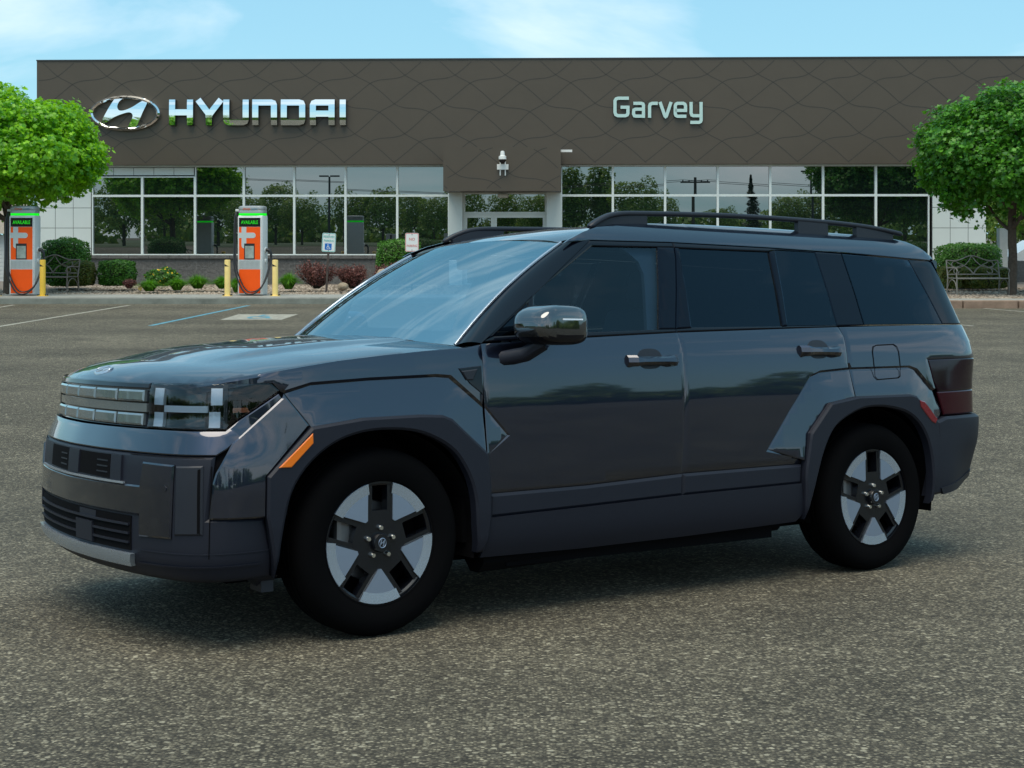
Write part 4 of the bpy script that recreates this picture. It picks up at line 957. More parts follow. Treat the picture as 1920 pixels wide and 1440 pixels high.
# ------------------------------------------------------------------ behind the building, left and right
M['siding'] = mat('white_siding', (0.60, 0.61, 0.60), 0.6, var=.05); M['shingle'] = mat('roof_shingle', (0.26, 0.23, 0.19), 0.9, var=.25, vs=20)
s0 = at(11, 530, 52); sh = empty('shed', (s0.x, 52, 0), 0, 'white sided shed at the left edge behind the maple', 'shed')
zt = at(0, 437, 52).z; b = MB()
n = int(zt / .14)
for i in range(n): b.box((-2.5, 1.5, .07 + i * .14), (5.0, 3.0, .138), rx=0.0); b.bx(-5.01, 0.012, -.012, 0.0, i * .14, i * .14 + .10)
b.build('wall', M['siding'], sh)
b = MB(); b.add([(-5.2, -.3, zt - .02), (.3, -.3, zt - .02), (.3, 1.5, zt + 1.1), (-5.2, 1.5, zt + 1.1), (-5.2, 3.3, zt - .02), (.3, 3.3, zt - .02)], [(0, 1, 2, 3), (3, 2, 5, 4), (1, 5, 2), (0, 3, 4)]); b.build('roof', M['shingle'], sh)
def bg_tree(px, D, sc, label, kind='round'):
    o = copy_tree(protos[kind]); p = at(px, 540, D); o.location = (p.x, D, 0); o.scale = (sc, sc, sc); o.rotation_euler = (0, 0, random.uniform(0, 6)); o['label'] = label; o['group'] = 'trees behind the building'
bg_tree(1872, 75, .72, 'leafy tree behind the right end of the showroom'); bg_tree(1925, 70, .72, 'leafy tree at the right edge beyond the maple trunk'); bg_tree(1990, 78, .85, 'leafy tree outside the right edge, behind the showroom')
bg_tree(-25, 80, .95, 'leafy tree behind the white shed'); bg_tree(-130, 75, 1.0, 'leafy tree outside the left edge, behind the shed')
M['pylon'] = mat('grey_pylon', (0.46, 0.46, 0.43), 0.6, var=.1)
a_ = at(1879, 487, 46); t = empty('gate_pillar', (a_.x, 46, 0), 0, 'pale pillar standing just left of the right maple trunk', 'pillar')
b = MB(); b.bx(-.13, .13, -.15, .15, 0, at(0, 428, 46).z, bev=.01); b.build('shaft', M['pylon'], t)
b = MB(); b.bx(.132, .20, -.1, .1, at(0, 462, 46).z, at(0, 436, 46).z, bev=.01); b.build('meter_box', M['darkmetal'], t)
a_ = at(1868, 490, 48); b = MB(); b.bx(0, 6, 0, .25, 0, at(0, 489, 48).z, bev=.02); lw = b.build('low_wall', M['block'], None, loc=(a_.x, 48, 0)); tag(lw, 'low dark block wall behind the right maple trunk', 'wall')
# parked pale car far right
M['car_white'] = mat('white_car_paint', (0.62, 0.64, 0.65), 0.2, coat=1.0); M['car_glass'] = mat('dark_car_glass', (0.01, 0.012, 0.014), 0.03)
c0 = at(1912, 492, 56); pc = empty('parked_car', (c0.x + 1.6, 56, 0), 0, 'pale car parked far off at the right edge, behind the low wall', 'car')
b = MB(); b.ext([(-2.2, .35), (2.1, .35), (2.15, .75), (1.3, .95), (.7, 1.45), (-1.2, 1.47), (-1.95, 1.0), (-2.25, .85)], -.85, .85); b.build('body', M['car_white'], pc)
b = MB(); b.ext([(-1.7, 1.0), (1.15, .98), (.65, 1.38), (-1.15, 1.4)], -.856, .856); b.build('side_window', M['car_glass'], pc)
for x in (-1.35, 1.3):
    for s in (-1, 1):
        b = MB(); b.lathe([(0, -.1), (.32, -.1), (.33, 0), (.32, .1), (0, .1)], (x, s * .78, .33), 20, axis='Y'); b.build('wheel', M['black'], pc)
# ================================================================== the car
# local frame: s rearwards from the front axle, t to the driver's side (towards the camera), z up from the tyre contact plane
CAR = empty('parked_suv', (-1.0412, 6.4353, EYE - 1.6361), 0, 'dark grey boxy sport utility vehicle parked on the asphalt in the foreground, facing left', 'car')
CAR.rotation_mode = 'QUATERNION'
CAR.rotation_quaternion = Matrix.Rotation(-TAU, 3, 'X').to_quaternion() @ Matrix.Rotation(R(34.4), 3, 'Z').to_quaternion()
def car_paint():
    m = mat('car_paint', (0.021, 0.025, 0.045), 0.36, metal=1.0, coat=1.0, coat_r=0.035); n = m.node_tree.nodes; l = m.node_tree.links; p = n['Principled BSDF']
    p.inputs['Coat IOR'].default_value = 1.75; p.inputs['Coat Tint'].default_value = (0.94, 0.96, 1.0, 1)
    t = n.new('ShaderNodeTexCoord'); z = n.new('ShaderNodeTexNoise'); z.inputs['Scale'].default_value = 3.0; z.inputs['Detail'].default_value = 1
    l.new(t.outputs['Object'], z.inputs['Vector']); b = n.new('ShaderNodeBump'); b.inputs['Strength'].default_value = 0.05; b.inputs['Distance'].default_value = 0.02
    l.new(z.outputs['Fac'], b.inputs['Height']); l.new(b.outputs[0], p.inputs['Coat Normal'])
    return m
M['paint'] = car_paint()
M['mirror_paint'] = mat('mirror_cap_paint', (0.10, 0.105, 0.115), 0.07, metal=0.9, coat=1.0)
M['gloss_black'] = mat('gloss_black', (0.003, 0.004, 0.008), 0.06, spec=.35)
M['pillar_gloss'] = mat('dark_pillar_gloss', (0.003, 0.006, 0.013), 0.08, spec=.16)
M['cladding'] = mat('grey_cladding', (0.011, 0.013, 0.022), 0.5, spec=.28, bump=.05, bs=400)
M['cladding_dark'] = mat('dark_cladding', (0.008, 0.010, 0.018), 0.5)
M['skid'] = mat('silver_skid', (0.46, 0.52, 0.60), 0.25, metal=0.7)
M['void'] = mat('shadow_black', (0.003, 0.003, 0.004), 0.9, spec=.1)
M['rubber'] = mat('tyre_rubber', (0.0025, 0.0025, 0.003), 0.9, spec=.06)
M['alloy'] = mat('machined_alloy', (0.30, 0.36, 0.47), 0.36, metal=0.7)
M['alloy_bright'] = mat('bright_alloy', (0.50, 0.58, 0.70), 0.25, metal=0.8)
M['wheel_black'] = mat('wheel_black', (0.004, 0.005, 0.008), 0.25, coat=.15)
M['disc'] = mat('brake_disc', (0.20, 0.20, 0.21), 0.4, metal=.8)
M['lamp_white'] = mat('lamp_diffuser', (0.82, 0.88, 0.98), 0.25, coat=1.0)
M['lamp_grey'] = mat('grille_lamp', (0.17, 0.21, 0.23), 0.2, metal=.5, coat=1.0)
M['amber'] = mat('amber_lens', (0.80, 0.17, 0.004), 0.2, coat=1.0)
M['amber_dim'] = mat('amber_reflector', (0.45, 0.10, 0.03), 0.3, coat=1.0)
M['red_lens'] = mat('red_lens', (0.16, 0.004, 0.012), 0.15, coat=1.0)
M['red_tail'] = mat('dark_red_lens', (0.028, 0.001, 0.006), 0.12, coat=0, spec=.35)
M['red_dark'] = mat('smoked_red_lens', (0.010, 0.002, 0.007), 0.12, spec=.3)
M['seat'] = mat('seat_cloth', (0.14, 0.16, 0.18), 0.7); M['dash'] = mat('dashboard', (0.06, 0.066, 0.075), 0.6); M['lining'] = mat('pale_lining', (0.20, 0.23, 0.25), 0.7)
def glass_mat(name, tint, refl_ior, thru, gc=(1, 1, 1)):
    m = bpy.data.materials.new(name); m.use_nodes = True; n = m.node_tree.nodes; l = m.node_tree.links; n.remove(n['Principled BSDF']); o = n['Material Output']
    tr = n.new('ShaderNodeBsdfTransparent'); tr.inputs[0].default_value = (*[c * thru for c in tint], 1)
    gl = n.new('ShaderNodeBsdfGlossy'); gl.inputs['Roughness'].default_value = 0.0; gl.inputs['Color'].default_value = (*gc, 1)
    fr = n.new('ShaderNodeFresnel'); fr.inputs[0].default_value = refl_ior; mxs = n.new('ShaderNodeMixShader')
    l.new(fr.outputs[0], mxs.inputs[0]); l.new(tr.outputs[0], mxs.inputs[1]); l.new(gl.outputs[0], mxs.inputs[2]); l.new(mxs.outputs[0], o.inputs[0])
    return m
M['windscreen'] = glass_mat('windscreen_glass', (0.82, 0.92, 0.98), 6.5, 0.8, (0.66, 0.90, 1.0))
M['door_glass'] = glass_mat('door_glass', (0.62, 0.82, 1.0), 1.48, 0.55, (0.7, 0.88, 1.0))
M['privacy'] = glass_mat('privacy_glass', (0.7, 0.85, 1.0), 1.42, 0.07, (0.6, 0.8, 1.0))
M['lamp_glass'] = glass_mat('lamp_cover', (0.95, 0.98, 1.0), 1.5, 0.92)

# ---- plan curve and wrap surface: u runs along the body (u = s on the flank), z is height
PLAN = [(-.88,0),(-.874,.15),(-.862,.3),(-.84,.45),(-.808,.6),(-.76,.75),(-.705,.83),(-.62,.885),(-.5,.915),(-.35,.93),(-.2,.936),(0,.94),(.5,.945),(1.2,.945),(2,.945),(2.6,.942),(3.0,.938),(3.3,.932),(3.55,.915),(3.68,.89),(3.76,.845),(3.815,.75),(3.845,.6),(3.865,.4),(3.875,.2),(3.88,0)]
def _cat(Pp, n=24):
    Pp = [np.array(p, float) for p in Pp]; o = []; Q = [2*Pp[0]-Pp[1]] + Pp + [2*Pp[-1]-Pp[-2]]
    for i in range(1, len(Q) - 2):
        a, b, c, d = Q[i-1:i+3]
        for k in range(n):
            t = k / n; o.append(.5*((2*b)+(c-a)*t+(2*a-5*b+4*c-d)*t*t+(3*b-a-3*c+d)*t**3))
    o.append(Pp[-1]); return np.array(o)
PC = _cat([(-.874, -.15)] + PLAN + [(3.875, -.2)])[24:-24]
PL = np.concatenate([[0], np.cumsum(np.linalg.norm(np.diff(PC, axis=0), axis=1))])
_k = int(np.argmin(abs(PC[:, 0]) + (PC[:, 1] < .8) * 9)); PL -= np.interp(0, PC[_k-3:_k+4, 0], PL[_k-3:_k+4])
PT = np.gradient(PC, PL, axis=0); PT /= np.linalg.norm(PT, axis=1)[:, None]; PN = np.stack([-PT[:, 1], PT[:, 0]], 1)
UF, UR = PL[0], PL[-1]
def _sm(xs):
    a = np.linspace(xs[0][0], xs[-1][0], 400); b = np.interp(a, [p[0] for p in xs], [p[1] for p in xs]); bp = np.pad(b, 4, mode='edge')
    bp[:4] = 2*b[0]-b[4:0:-1]; bp[-4:] = 2*b[-1]-b[-2:-6:-1]; return a, np.convolve(bp, np.ones(9)/9, 'valid')
TOPS = [(1.18,-.03),(1.22,-.045),(1.26,-.062),(1.4,-.118),(1.58,-.20),(1.63,-.222),(1.67,-.25),(1.69,-.272),(1.715,-.305),(1.735,-.345),(1.75,-.40)]
PSIDE = _sm([(.15,-.14),(.2,-.09),(.28,-.035),(.34,-.012),(.45,0),(.60,.004),(.9,.006),(1.03,0),(1.12,-.012)] + TOPS)
PFRONT = _sm([(.15,-.1),(.24,-.04),(.28,.025),(.34,.055),(.45,.06),(.62,.06),(.72,.055),(.77,.035),(.82,.012),(.85,0),(.93,0),(.98,-.004),(1.0,-.01),(1.03,-.04),(1.2,-.2)])
PREAR = _sm([(.2,-.14),(.34,-.09),(.48,-.05),(.62,-.01),(.745,0),(.76,-.012),(.936,-.012),(1.06,0),(1.15,-.02),(1.25,-.065),(1.4,-.128)] + TOPS[4:])
def sst(a, b, x): x = np.clip((x - a) / (b - a), 0, 1); return x * x * (3 - 2 * x)
def WRAP(u, z, off=0.0):
    u = np.asarray(u, float); z = np.asarray(z, float)
    sgn = np.where((u < UF) | (u > UR), -1.0, 1.0); u = np.where(u < UF, 2*UF-u, np.where(u > UR, 2*UR-u, u))
    s = np.interp(u, PL, PC[:, 0]); t = np.interp(u, PL, PC[:, 1]); a = np.interp(u, PL, PN[:, 0]); b = np.interp(u, PL, PN[:, 1])
    wf = 1 - sst(-.72, -.42, s); wr = sst(3.4, 3.7, s)
    d = np.interp(z, *PSIDE)*(1-wf)*(1-wr) + np.interp(z, *PFRONT)*wf + np.interp(z, *PREAR)*wr + off
    return np.stack([s + a*d, (t + b*d)*sgn, z + 0*u], -1)
def hood_z(s, t):
    s = np.asarray(s, float); t = np.abs(np.asarray(t, float)); e = s - (-.862 + .2*t*t)
    z = np.interp(e, [-.05,0,.02,.05,.09,.15,.3,.5,.8,1.2,1.5], [.93,1.0,1.022,1.040,1.056,1.074,1.10,1.128,1.158,1.183,1.19])
    z = z - .03*(t/.9)**2 - .016*(t/.9)**8
    z = z + .013*(1-sst(.50, .60, t - .06*np.clip(s+.5, 0, 1)))*sst(-.62, -.35, s)
    return z
def HOOD(s, t, off=0.0): return np.stack([np.asarray(s, float), np.asarray(t, float), hood_z(s, t) + off], -1)
def roof_z(s, t):
    z = np.interp(s, [1.0,1.06,1.12,1.28,1.45,1.6,2.0,2.5,3.0,3.3,3.5,3.6,3.7,3.78], [1.634,1.65,1.668,1.70,1.722,1.735,1.752,1.756,1.748,1.737,1.715,1.69,1.645,1.59]); t = np.abs(np.asarray(t, float))
    return z - .028*(t/.62)**2 - .012*(t/.62)**8
def ROOF(s, t, off=0.0): return np.stack([np.asarray(s, float), np.asarray(t, float), roof_z(s, t) + off], -1)
def flat_side(t0):
    return lambda u, z, off=0.0: np.stack([np.asarray(u, float), t0 + off + 0*np.asarray(u, float), np.asarray(z, float)], -1)

def panel(mb, poly, f, side=1, off=0.0, gap=.0025, bw=.006, bd=.003, thick=.014, grid=.05, m=None, flip=False):
    b = bmesh.new(); A = sum(poly[i][0]*poly[(i+1) % len(poly)][1] - poly[(i+1) % len(poly)][0]*poly[i][1] for i in range(len(poly)))
    if A < 0: poly = poly[::-1]
    fc = b.faces.new([b.verts.new((x, y, 0)) for x, y in poly])
    if gap > 0:
        r = bmesh.ops.inset_region(b, faces=[fc], thickness=gap, use_boundary=True, use_even_offset=True)
        bmesh.ops.delete(b, geom=r['faces'], context='FACES')
    fc = b.faces[:]
    bnd = list(b.verts)
    if bw > 0:
        bmesh.ops.inset_region(b, faces=fc, thickness=bw, use_boundary=True, use_even_offset=True)
        for v in b.verts:
            if v.is_boundary: v.co.z = -(bd(v.co.x, v.co.y) if callable(bd) else bd)
    us = [v.co.x for v in b.verts]; zs_ = [v.co.y for v in b.verts]
    for ax_, lo, hi in ((0, min(us), max(us)), (1, min(zs_), max(zs_))):
        k = math.ceil(lo / grid)
        while k * grid < hi:
            co = [0, 0, 0]; no = [0, 0, 0]; co[ax_] = k * grid + 1e-5; no[ax_] = 1
            bmesh.ops.bisect_plane(b, geom=b.verts[:] + b.edges[:] + b.faces[:], plane_co=co, plane_no=no, dist=1e-6); k += 1
    if thick > 0:
        be = [e for e in b.edges if e.is_boundary]
        r = bmesh.ops.extrude_edge_only(b, edges=be)
        for v in r['geom']:
            if isinstance(v, bmesh.types.BMVert): v.co.z = -thick
    bmesh.ops.triangulate(b, faces=[q for q in b.faces if len(q.verts) > 4])
    b.verts.index_update()
    co = np.array([v.co[:] for v in b.verts]); P3 = f(co[:, 0], co[:, 1], co[:, 2] + (off(co[:, 0], co[:, 1]) if callable(off) else off))
    P3 = np.array(P3); P3[:, 1] *= -side            # local y = -t
    fl = (side < 0) != flip
    mb.add(P3.tolist(), [[v.index for v in (reversed(q.verts) if fl else q.verts)] for q in b.faces], m); b.free()
def rise(line_, base, slope):
    """offset that grows with the distance from an outline: a flare leaning out towards the wheel"""
    A_ = np.array(line_[:-1]); B_ = np.array(line_[1:])
    def fn(u, z):
        P_ = np.stack([u, z], -1)[:, None, :]; d = B_ - A_; k = np.clip(((P_ - A_) * d).sum(-1) / (d * d).sum(-1), 0, 1)
        return base + slope * np.linalg.norm(P_ - (A_ + k[..., None] * d), axis=-1).min(1)
    return fn
def near(line_, deep, flat=.003, tol=.014):
    q_ = rise(line_, 0, 1)
    return lambda x, y: deep if float(q_(np.array([x]), np.array([y]))[0]) < tol else flat
def cpart(name, polys, f, mats, parent=None, side=1, smooth=24, **kw):
    mb = MB()
    for p in polys:
        if isinstance(p, dict): q = dict(kw); q.update({k: v for k, v in p.items() if k != 'p'}); panel(mb, p['p'], f, side, **q)
        else: panel(mb, p, f, side, **kw)
    return mb.build(name, mats, parent or CAR, smooth)
def pt(s, t, z): return (s, -t, z)
def resample_top(poly): return poly
def band(us, z0, z1): return [(u, z0) for u in us] + [(u, z1) for u in reversed(us)]

# ---- shared outlines (metres)
FG = [(.474,.295),(.49,.35),(.497,.43),(.498,.53),(.485,.68),(.473,.80),(.472,.96),(.474,1.149)]
BG = [(1.560,.295),(1.549,.46),(1.549,.556),(1.561,.70),(1.570,.94),(1.572,1.11),(1.564,1.196)]
CG = [(2.688,.884),(2.686,.91),(2.660,1.045),(2.664,1.18),(2.644,1.225)]
BELTX = [(.474,1.149),(.99,1.172),(1.459,1.191),(1.564,1.196),(2.275,1.216),(2.644,1.225),(3.3,1.238),(3.77,1.245)]
def belt(u): return float(np.interp(u, [a for a, b in BELTX], [b for a, b in BELTX]))
FARCH = [(-.452,.27),(-.444,.347),(-.432,.456),(-.404,.585),(-.343,.684),(-.248,.761),(-.132,.803),(.004,.814),(.154,.795),(.289,.730),(.364,.641),(.407,.537),(.424,.402),(.440,.295)]
RARCH = [(2.330,.295),(2.355,.38),(2.395,.51),(2.449,.643),(2.53,.745),(2.689,.813),(2.83,.826),(2.96,.812),(3.066,.782),(3.15,.725),(3.21,.640),(3.243,.53),(3.255,.40),(3.250,.31)]
def dense(P, n=5): return [(p.x, p.y) for p in catm([(a, b, 0) for a, b in P], n)]
FARCH = dense(FARCH); RARCH = dense(RARCH)
FIN = [(-.498,.505),(-.498,.655),(-.325,.835),(-.107,.863),(.153,.868),(.253,.863),(.299,.846),(.474,.70)]
RIN = [(2.315,.556),(2.346,.71),(2.49,.853),(2.688,.880),(3.083,.881),(3.127,.872),(3.300,.735)]
ROUT = [(2.120,.665),(2.246,.816),(2.393,.979),(2.46,1.0),(2.672,1.014)]
ROUT2 = [(2.676,1.014),(3.122,1.018),(3.178,1.003),(3.308,.892),(3.385,.782),(3.330,.730)]

# ---- inner shell: dark body under the outer panels (floor, sills, pillars, bulkheads)
mb = MB()
mb.box(pt(1.42, 0, .30), (3.9, 1.30, .16)); mb.box(pt(1.42, 0, .31), (1.55, 1.72, .20)); mb.box(pt(-.55, 0, .60), (.28, 1.40, .60)); mb.box(pt(3.52, 0, .60), (.42, 1.50, .5))
mb.box(pt(-.03, 0, .78), (.95, 1.10, .34)); mb.box(pt(2.84, 0, .86), (1.1, 1.20, .10)); mb.box(pt(.48, 0, .70), (.10, 1.70, .75))
mb.build('underbody', M['void'], CAR)
for sd in (1, -1):   # wheel housings
    for ax_ in (0.0, 2.85):
        mb = MB(); n = 20; ro = .455; vs = []
        for i in range(n + 1):
            a_ = math.pi * (i / n) * 1.14 - .22; 
            for t in (.915, .58): vs.append(pt(ax_ + ro * math.cos(a_), sd * t, .365 + ro * math.sin(a_) * (.985)))
        fs = [(2*i, 2*i+2, 2*i+3, 2*i+1) for i in range(n)]; k = len(vs); vs.append(pt(ax_, sd * .58, .365)); fs += [(2*i+1, 2*i+3, k) for i in range(n)]
        mb.add(vs, fs); mb.build('wheel_housing', M['void'], CAR)

for sd in (1, -1):
    # ---- front fender (with flared cheek) and its lip
    fend = FIN[2:] + [(.472,.80),(.472,.96),(.474,1.149)]
    top = [(u, float(hood_z(u, .905)) + .004) for u in (.40, .2, 0, -.2, -.35, -.45, -.52)]
    up = [(-.325,.835),(-.426,.951),(-.436,.975),(-.480,1.0)] + [(-.56, 1.012)] + top[::-1][0:0]
    FO = [(.472,.880),(.308,1.010),(.245,1.015),(-.063,1.006),(-.314,.992),(-.424,.962)]
    fend = FO[::-1] + [(.472,.96),(.474,1.146)] + top + [(-.555,1.006),(-.470,1.004),(-.440,.972)]
    cheek = [(-.322,.832),(-.31,.815),(-.107,.84),(.153,.845),(.245,.84),(.28,.825),(.470,.665),(.470,.888),(.308,1.010),(.245,1.015),(-.063,1.006),(-.314,.992),(-.420,.962)]
    cpart('front_fender', [dict(p=fend, bw=.013, bd=near(FO, .011)), dict(p=cheek, off=rise(FO, -.010, .17), bw=.003, bd=.001, gap=.0005)], WRAP, M['paint'], side=sd)
    lip = FIN + [(.490,.56),(.494,.43),(.486,.35),(.470,.295)] + FARCH[::-1]
    cpart('arch_trim', [dict(p=lip, off=.038, bw=.010, bd=.008, thick=.05)], WRAP, M['cladding'], side=sd, grid=.04)
    mk = cpart('side_marker', [dict(p=[(-.324,.812),(-.322,.774),(-.408,.687),(-.457,.687)], off=.0425, bw=.003, bd=.002)], WRAP, M['amber'], side=sd)
    vent = cpart('fender_vent', [dict(p=[(.345,1.050),(.464,1.060),(.466,.937),(.400,.985)], off=.004, bw=.004, bd=.006)], WRAP, M['gloss_black'], side=sd)
    cpart('vent_fin', [dict(p=[(.36,1.038),(.44,1.046),(.415,1.0),(.385,1.0)], off=.009, bw=.004, bd=.004)], WRAP, M['cladding_dark'], vent, side=sd)
    # ---- doors
    FT = [(.478,.690),(.590,.768),(.476,.884)]
    d1 = [(.498,.532)] + [(1.0,.537),(1.549,.558)] + BG[3:] + [(.99,1.172)] + [(.474,1.149),(.472,.96)] + FT[::-1]
    tip = [(.478,.715),(.560,.772),(.470+.008,.880)]
    fd = cpart('front_door', [dict(p=d1, bw=.008, bd=near(FT, .004, .002)), dict(p=FT, off=rise([(.590,.768),(.476,.884)], -.003, .16), bw=.003, bd=.001, gap=.0005)], WRAP, M['paint'], side=sd)
    d1c = [(.490,.35),(.497,.43),(.498,.53),(1.0,.535),(1.549,.556),(1.549,.46),(1.560,.300),(1.0,.297),(.476,.300)]
    upper = [(.498,.53),(1.0,.535),(1.549,.556),(1.549,.460),(1.0,.445),(.497,.433)]; lower = [(.497,.433),(1.0,.445),(1.549,.460),(1.560,.268),(1.0,.262),(.472,.268),(.490,.36)]
    cpart('door_cladding', [dict(p=upper, off=.012, bw=.012, bd=.010), dict(p=lower, off=.017, bw=.012, bd=.010, gap=.0)], WRAP, M['cladding'], fd, side=sd)
    RO = [(2.10,.640),(2.246,.816),(2.393,.979),(2.46,1.0),(2.674,1.013)]
    d2 = [(1.549,.558),(2.0,.562),(2.310,.564),(2.316,.600)] + RO + CG[2:] + [(2.275,1.216)] + BG[::-1][:-3]
    fl2 = RO + [(2.686,.855),(2.505,.826),(2.375,.70),(2.335,.58),(2.318,.58)]
    rd = cpart('rear_door', [dict(p=d2, bw=.012, bd=near(RO, .011)), dict(p=fl2, off=rise(RO, -.010, .16), bw=.003, bd=.001, gap=.0005)], WRAP, M['paint'], side=sd)
    up2 = [(1.549,.556),(2.0,.560),(2.310,.562),(2.305,.47),(1.549,.460)]; lo2 = [(1.549,.460),(2.303,.47),(2.325,.32),(2.29,.285),(1.560,.268)]
    cpart('door_cladding', [dict(p=up2, off=.012, bw=.012, bd=.010), dict(p=lo2, off=.017, bw=.012, bd=.010, gap=0)], WRAP, M['cladding'], rd, side=sd)
    lip2 = [(2.309,.50)] + RIN[:] + [(3.315,.60),(3.285,.45),(3.268,.345)] + RARCH[::-1] + [(2.318,.36)]
    cpart('arch_trim', [dict(p=lip2, off=.040, bw=.010, bd=.008, thick=.05)], WRAP, M['cladding'], side=sd, grid=.04)
    cpart('rear_reflector', [dict(p=[(3.143,.850),(3.181,.842),(3.283,.748),(3.265,.725),(3.234,.738),(3.150,.815)], off=.0445, bw=.004, bd=.003)], WRAP, M['red_lens'], side=sd)
    # ---- quarter panel
    QO = [(2.676,1.014),(3.122,1.018),(3.178,1.003),(3.308,.892)]
    qp = QO + [(3.325,.905),(3.312,.940),(3.275,1.058),(3.5,1.062),(3.75,1.064),(3.93,1.066),(3.93,1.244),(3.77,1.242),(3.3,1.238),(2.648,1.225),(2.666,1.18),(2.662,1.045)]
    fl3 = [(2.694,.855),(3.083,.858),(3.112,.85),(3.285,.715),(3.335,.740),(3.385,.785),(3.308,.892),(3.178,1.003),(3.122,1.018),(2.676,1.014)]
    qo = cpart('quarter_panel', [dict(p=qp, bw=.010, bd=near(QO, .010)), dict(p=fl3, off=rise(QO + [(3.385,.785)], -.010, .16), bw=.003, bd=.001, gap=.0005)], WRAP, M['paint'], side=sd)
    if sd == 1:
        fu = [(2.850,1.022),(2.850,1.10),(2.862,1.126),(2.89,1.134),(3.02,1.138),(3.042,1.126),(3.050,1.10),(3.050,1.022)]
        mbf = MB(); r_ = fu + [(3.050,1.0),(3.046,.975),(3.03,.966),(2.87,.960),(2.852,.975)]
        st = np.array(r_ + [r_[0]])
        Lq, Rq = stroke([tuple(p) for p in r_], .005, True); v3 = []
        for p_, q_ in zip(Lq, Rq):
            for w in (p_, q_): o3 = WRAP(w[0], w[1], -.006 + max(0, 1.016 - w[1]) * .16 if w[1] < 1.008 else .0022); v3.append(pt(*o3))
        kq = len(r_); mbf.add(v3, [(2*i, 2*((i+1) % kq), 2*((i+1) % kq)+1, 2*i+1) for i in range(kq)]); mbf.build('fuel_door_gap', M['void'], qo)
    # ---- handles
    for dr, (u0, u1, z0, z1) in ((fd, (1.238, 1.528, 1.046, 1.096)), (rd, (2.325, 2.612, 1.085, 1.130))):
        uc = (u0 + u1) / 2; zc_ = (z0 + z1) / 2
        cup = [(uc - .01 + .072*math.copysign(abs(math.cos(a_))**.7, math.cos(a_)), zc_ + .008 + .046*math.sin(a_)) for a_ in np.linspace(0, 2*math.pi, 20, endpoint=False)]
        cu = cpart('handle_cup', [dict(p=cup, off=.0015, bw=.004, bd=.001, gap=0, thick=.004)], WRAP, M['cladding_dark'], dr, side=sd)
        mb = MB(); n = 9; prof = []
        for i in range(n):
            f_ = i / (n - 1); u = u0 + (u1 - u0) * f_; zc2 = z0 + .025 + (z1 - z0 - .05) * f_; w = WRAP(u, zc2); e = min(f_, 1 - f_); rz = .025 if e < .2 else .018; o_ = .018 if e == 0 else (.045 if e < .26 else .040)
            nn_ = .03; prof.append((w, rz, o_))
        rings = []
        for w, rz, o_ in prof:
            rings.append([pt(w[0], sd*(w[1] - .004), w[2] - rz), pt(w[0], sd*(w[1] + o_ - .010), w[2] - rz), pt(w[0], sd*(w[1] + o_), w[2] - rz*.25), pt(w[0], sd*(w[1] + o_ - .004), w[2] + rz*.6), pt(w[0], sd*(w[1] + o_ - .016), w[2] + rz), pt(w[0], sd*(w[1] - .004), w[2] + rz)])
        vs = [v for r_ in rings for v in r_]; fs = [(i*6+k, i*6+(k+1) % 6, (i+1)*6+(k+1) % 6, (i+1)*6+k) for i in range(n-1) for k in range(6)] + [tuple(range(6)), tuple((n-1)*6+k for k in range(6))]
        mb.add(vs, [f_ if sd < 0 else f_[::-1] for f_ in fs]); mb.build('handle', M['paint'], dr, smooth=30)
    # ---- glasshouse
    A = [(.481,1.155),(1.196,1.618)]
    fw = cpart('window_frame', [[(.484,1.160),(1.196,1.620),(1.702,1.628),(1.701,1.603),(1.597,1.600),(1.202,1.592),(.807,1.366),(.792,1.345),(.545,1.180)],
                                [(.484,1.158),(.545,1.179),(.735,1.187),(1.461,1.211),(1.563,1.212),(1.564,1.198),(.99,1.175)],
                                [(.722,1.187),(.754,1.188),(.806,1.366),(.772,1.345)]], WRAP, M['gloss_black'], fd, side=sd, off=-.004)
    cpart('pillar_trim', [[(1.461,1.213),(1.597,1.600),(1.700,1.602),(1.690,1.55),(1.563,1.214)]], WRAP, M['pillar_gloss'], fd, side=sd, off=-.002)
    cpart('window', [dict(p=[(.757,1.186),(.809,1.364),(1.203,1.590),(1.596,1.598),(1.462,1.209)])], WRAP, M['door_glass'], fd, side=sd, off=-.012, gap=0, bw=0, thick=0)
    cpart('quarter_light', [dict(p=[(.55,1.180),(.790,1.343),(.772,1.344),(.722,1.186)])], WRAP, M['privacy'], fd, side=sd, off=-.012, gap=0, bw=0, thick=0)
    fr = cpart('window_frame', [[(1.703,1.603),(1.703,1.628),(2.35,1.624),(2.664,1.619),(2.662,1.609),(2.372,1.612),(2.329,1.603),(1.73,1.601)],
                                [(1.564,1.199),(1.565,1.213),(1.662,1.221),(2.256,1.228),(2.29,1.230),(2.64,1.236),(2.644,1.226),(2.275,1.219)]], WRAP, M['gloss_black'], rd, side=sd, off=-.004)
    for q_ in ([(1.566,1.216),(1.660,1.220),(1.728,1.600),(1.704,1.601),(1.693,1.55)], [(2.258,1.230),(2.290,1.232),(2.374,1.612),(2.330,1.602)]):
        cpart('pillar_trim', [q_], WRAP, M['pillar_gloss'], rd, side=sd, off=.0)
    cpart('window', [[(1.660,1.219),(1.729,1.600),(2.330,1.602),(2.258,1.228)]], WRAP, M['privacy'], rd, side=sd, off=-.012, gap=0, bw=0, thick=0)
    cpart('quarter_light', [[(2.290,1.231),(2.375,1.611),(2.660,1.609),(2.640,1.236)]], WRAP, M['privacy'], rd, side=sd, off=-.005, gap=0, bw=.004, bd=.002, thick=.004)
    cpart('pillar_trim', [[(2.644,1.232),(2.664,1.616),(2.863,1.611),(2.845,1.236)]], WRAP, M['pillar_gloss'], qo, side=sd, off=-.004)
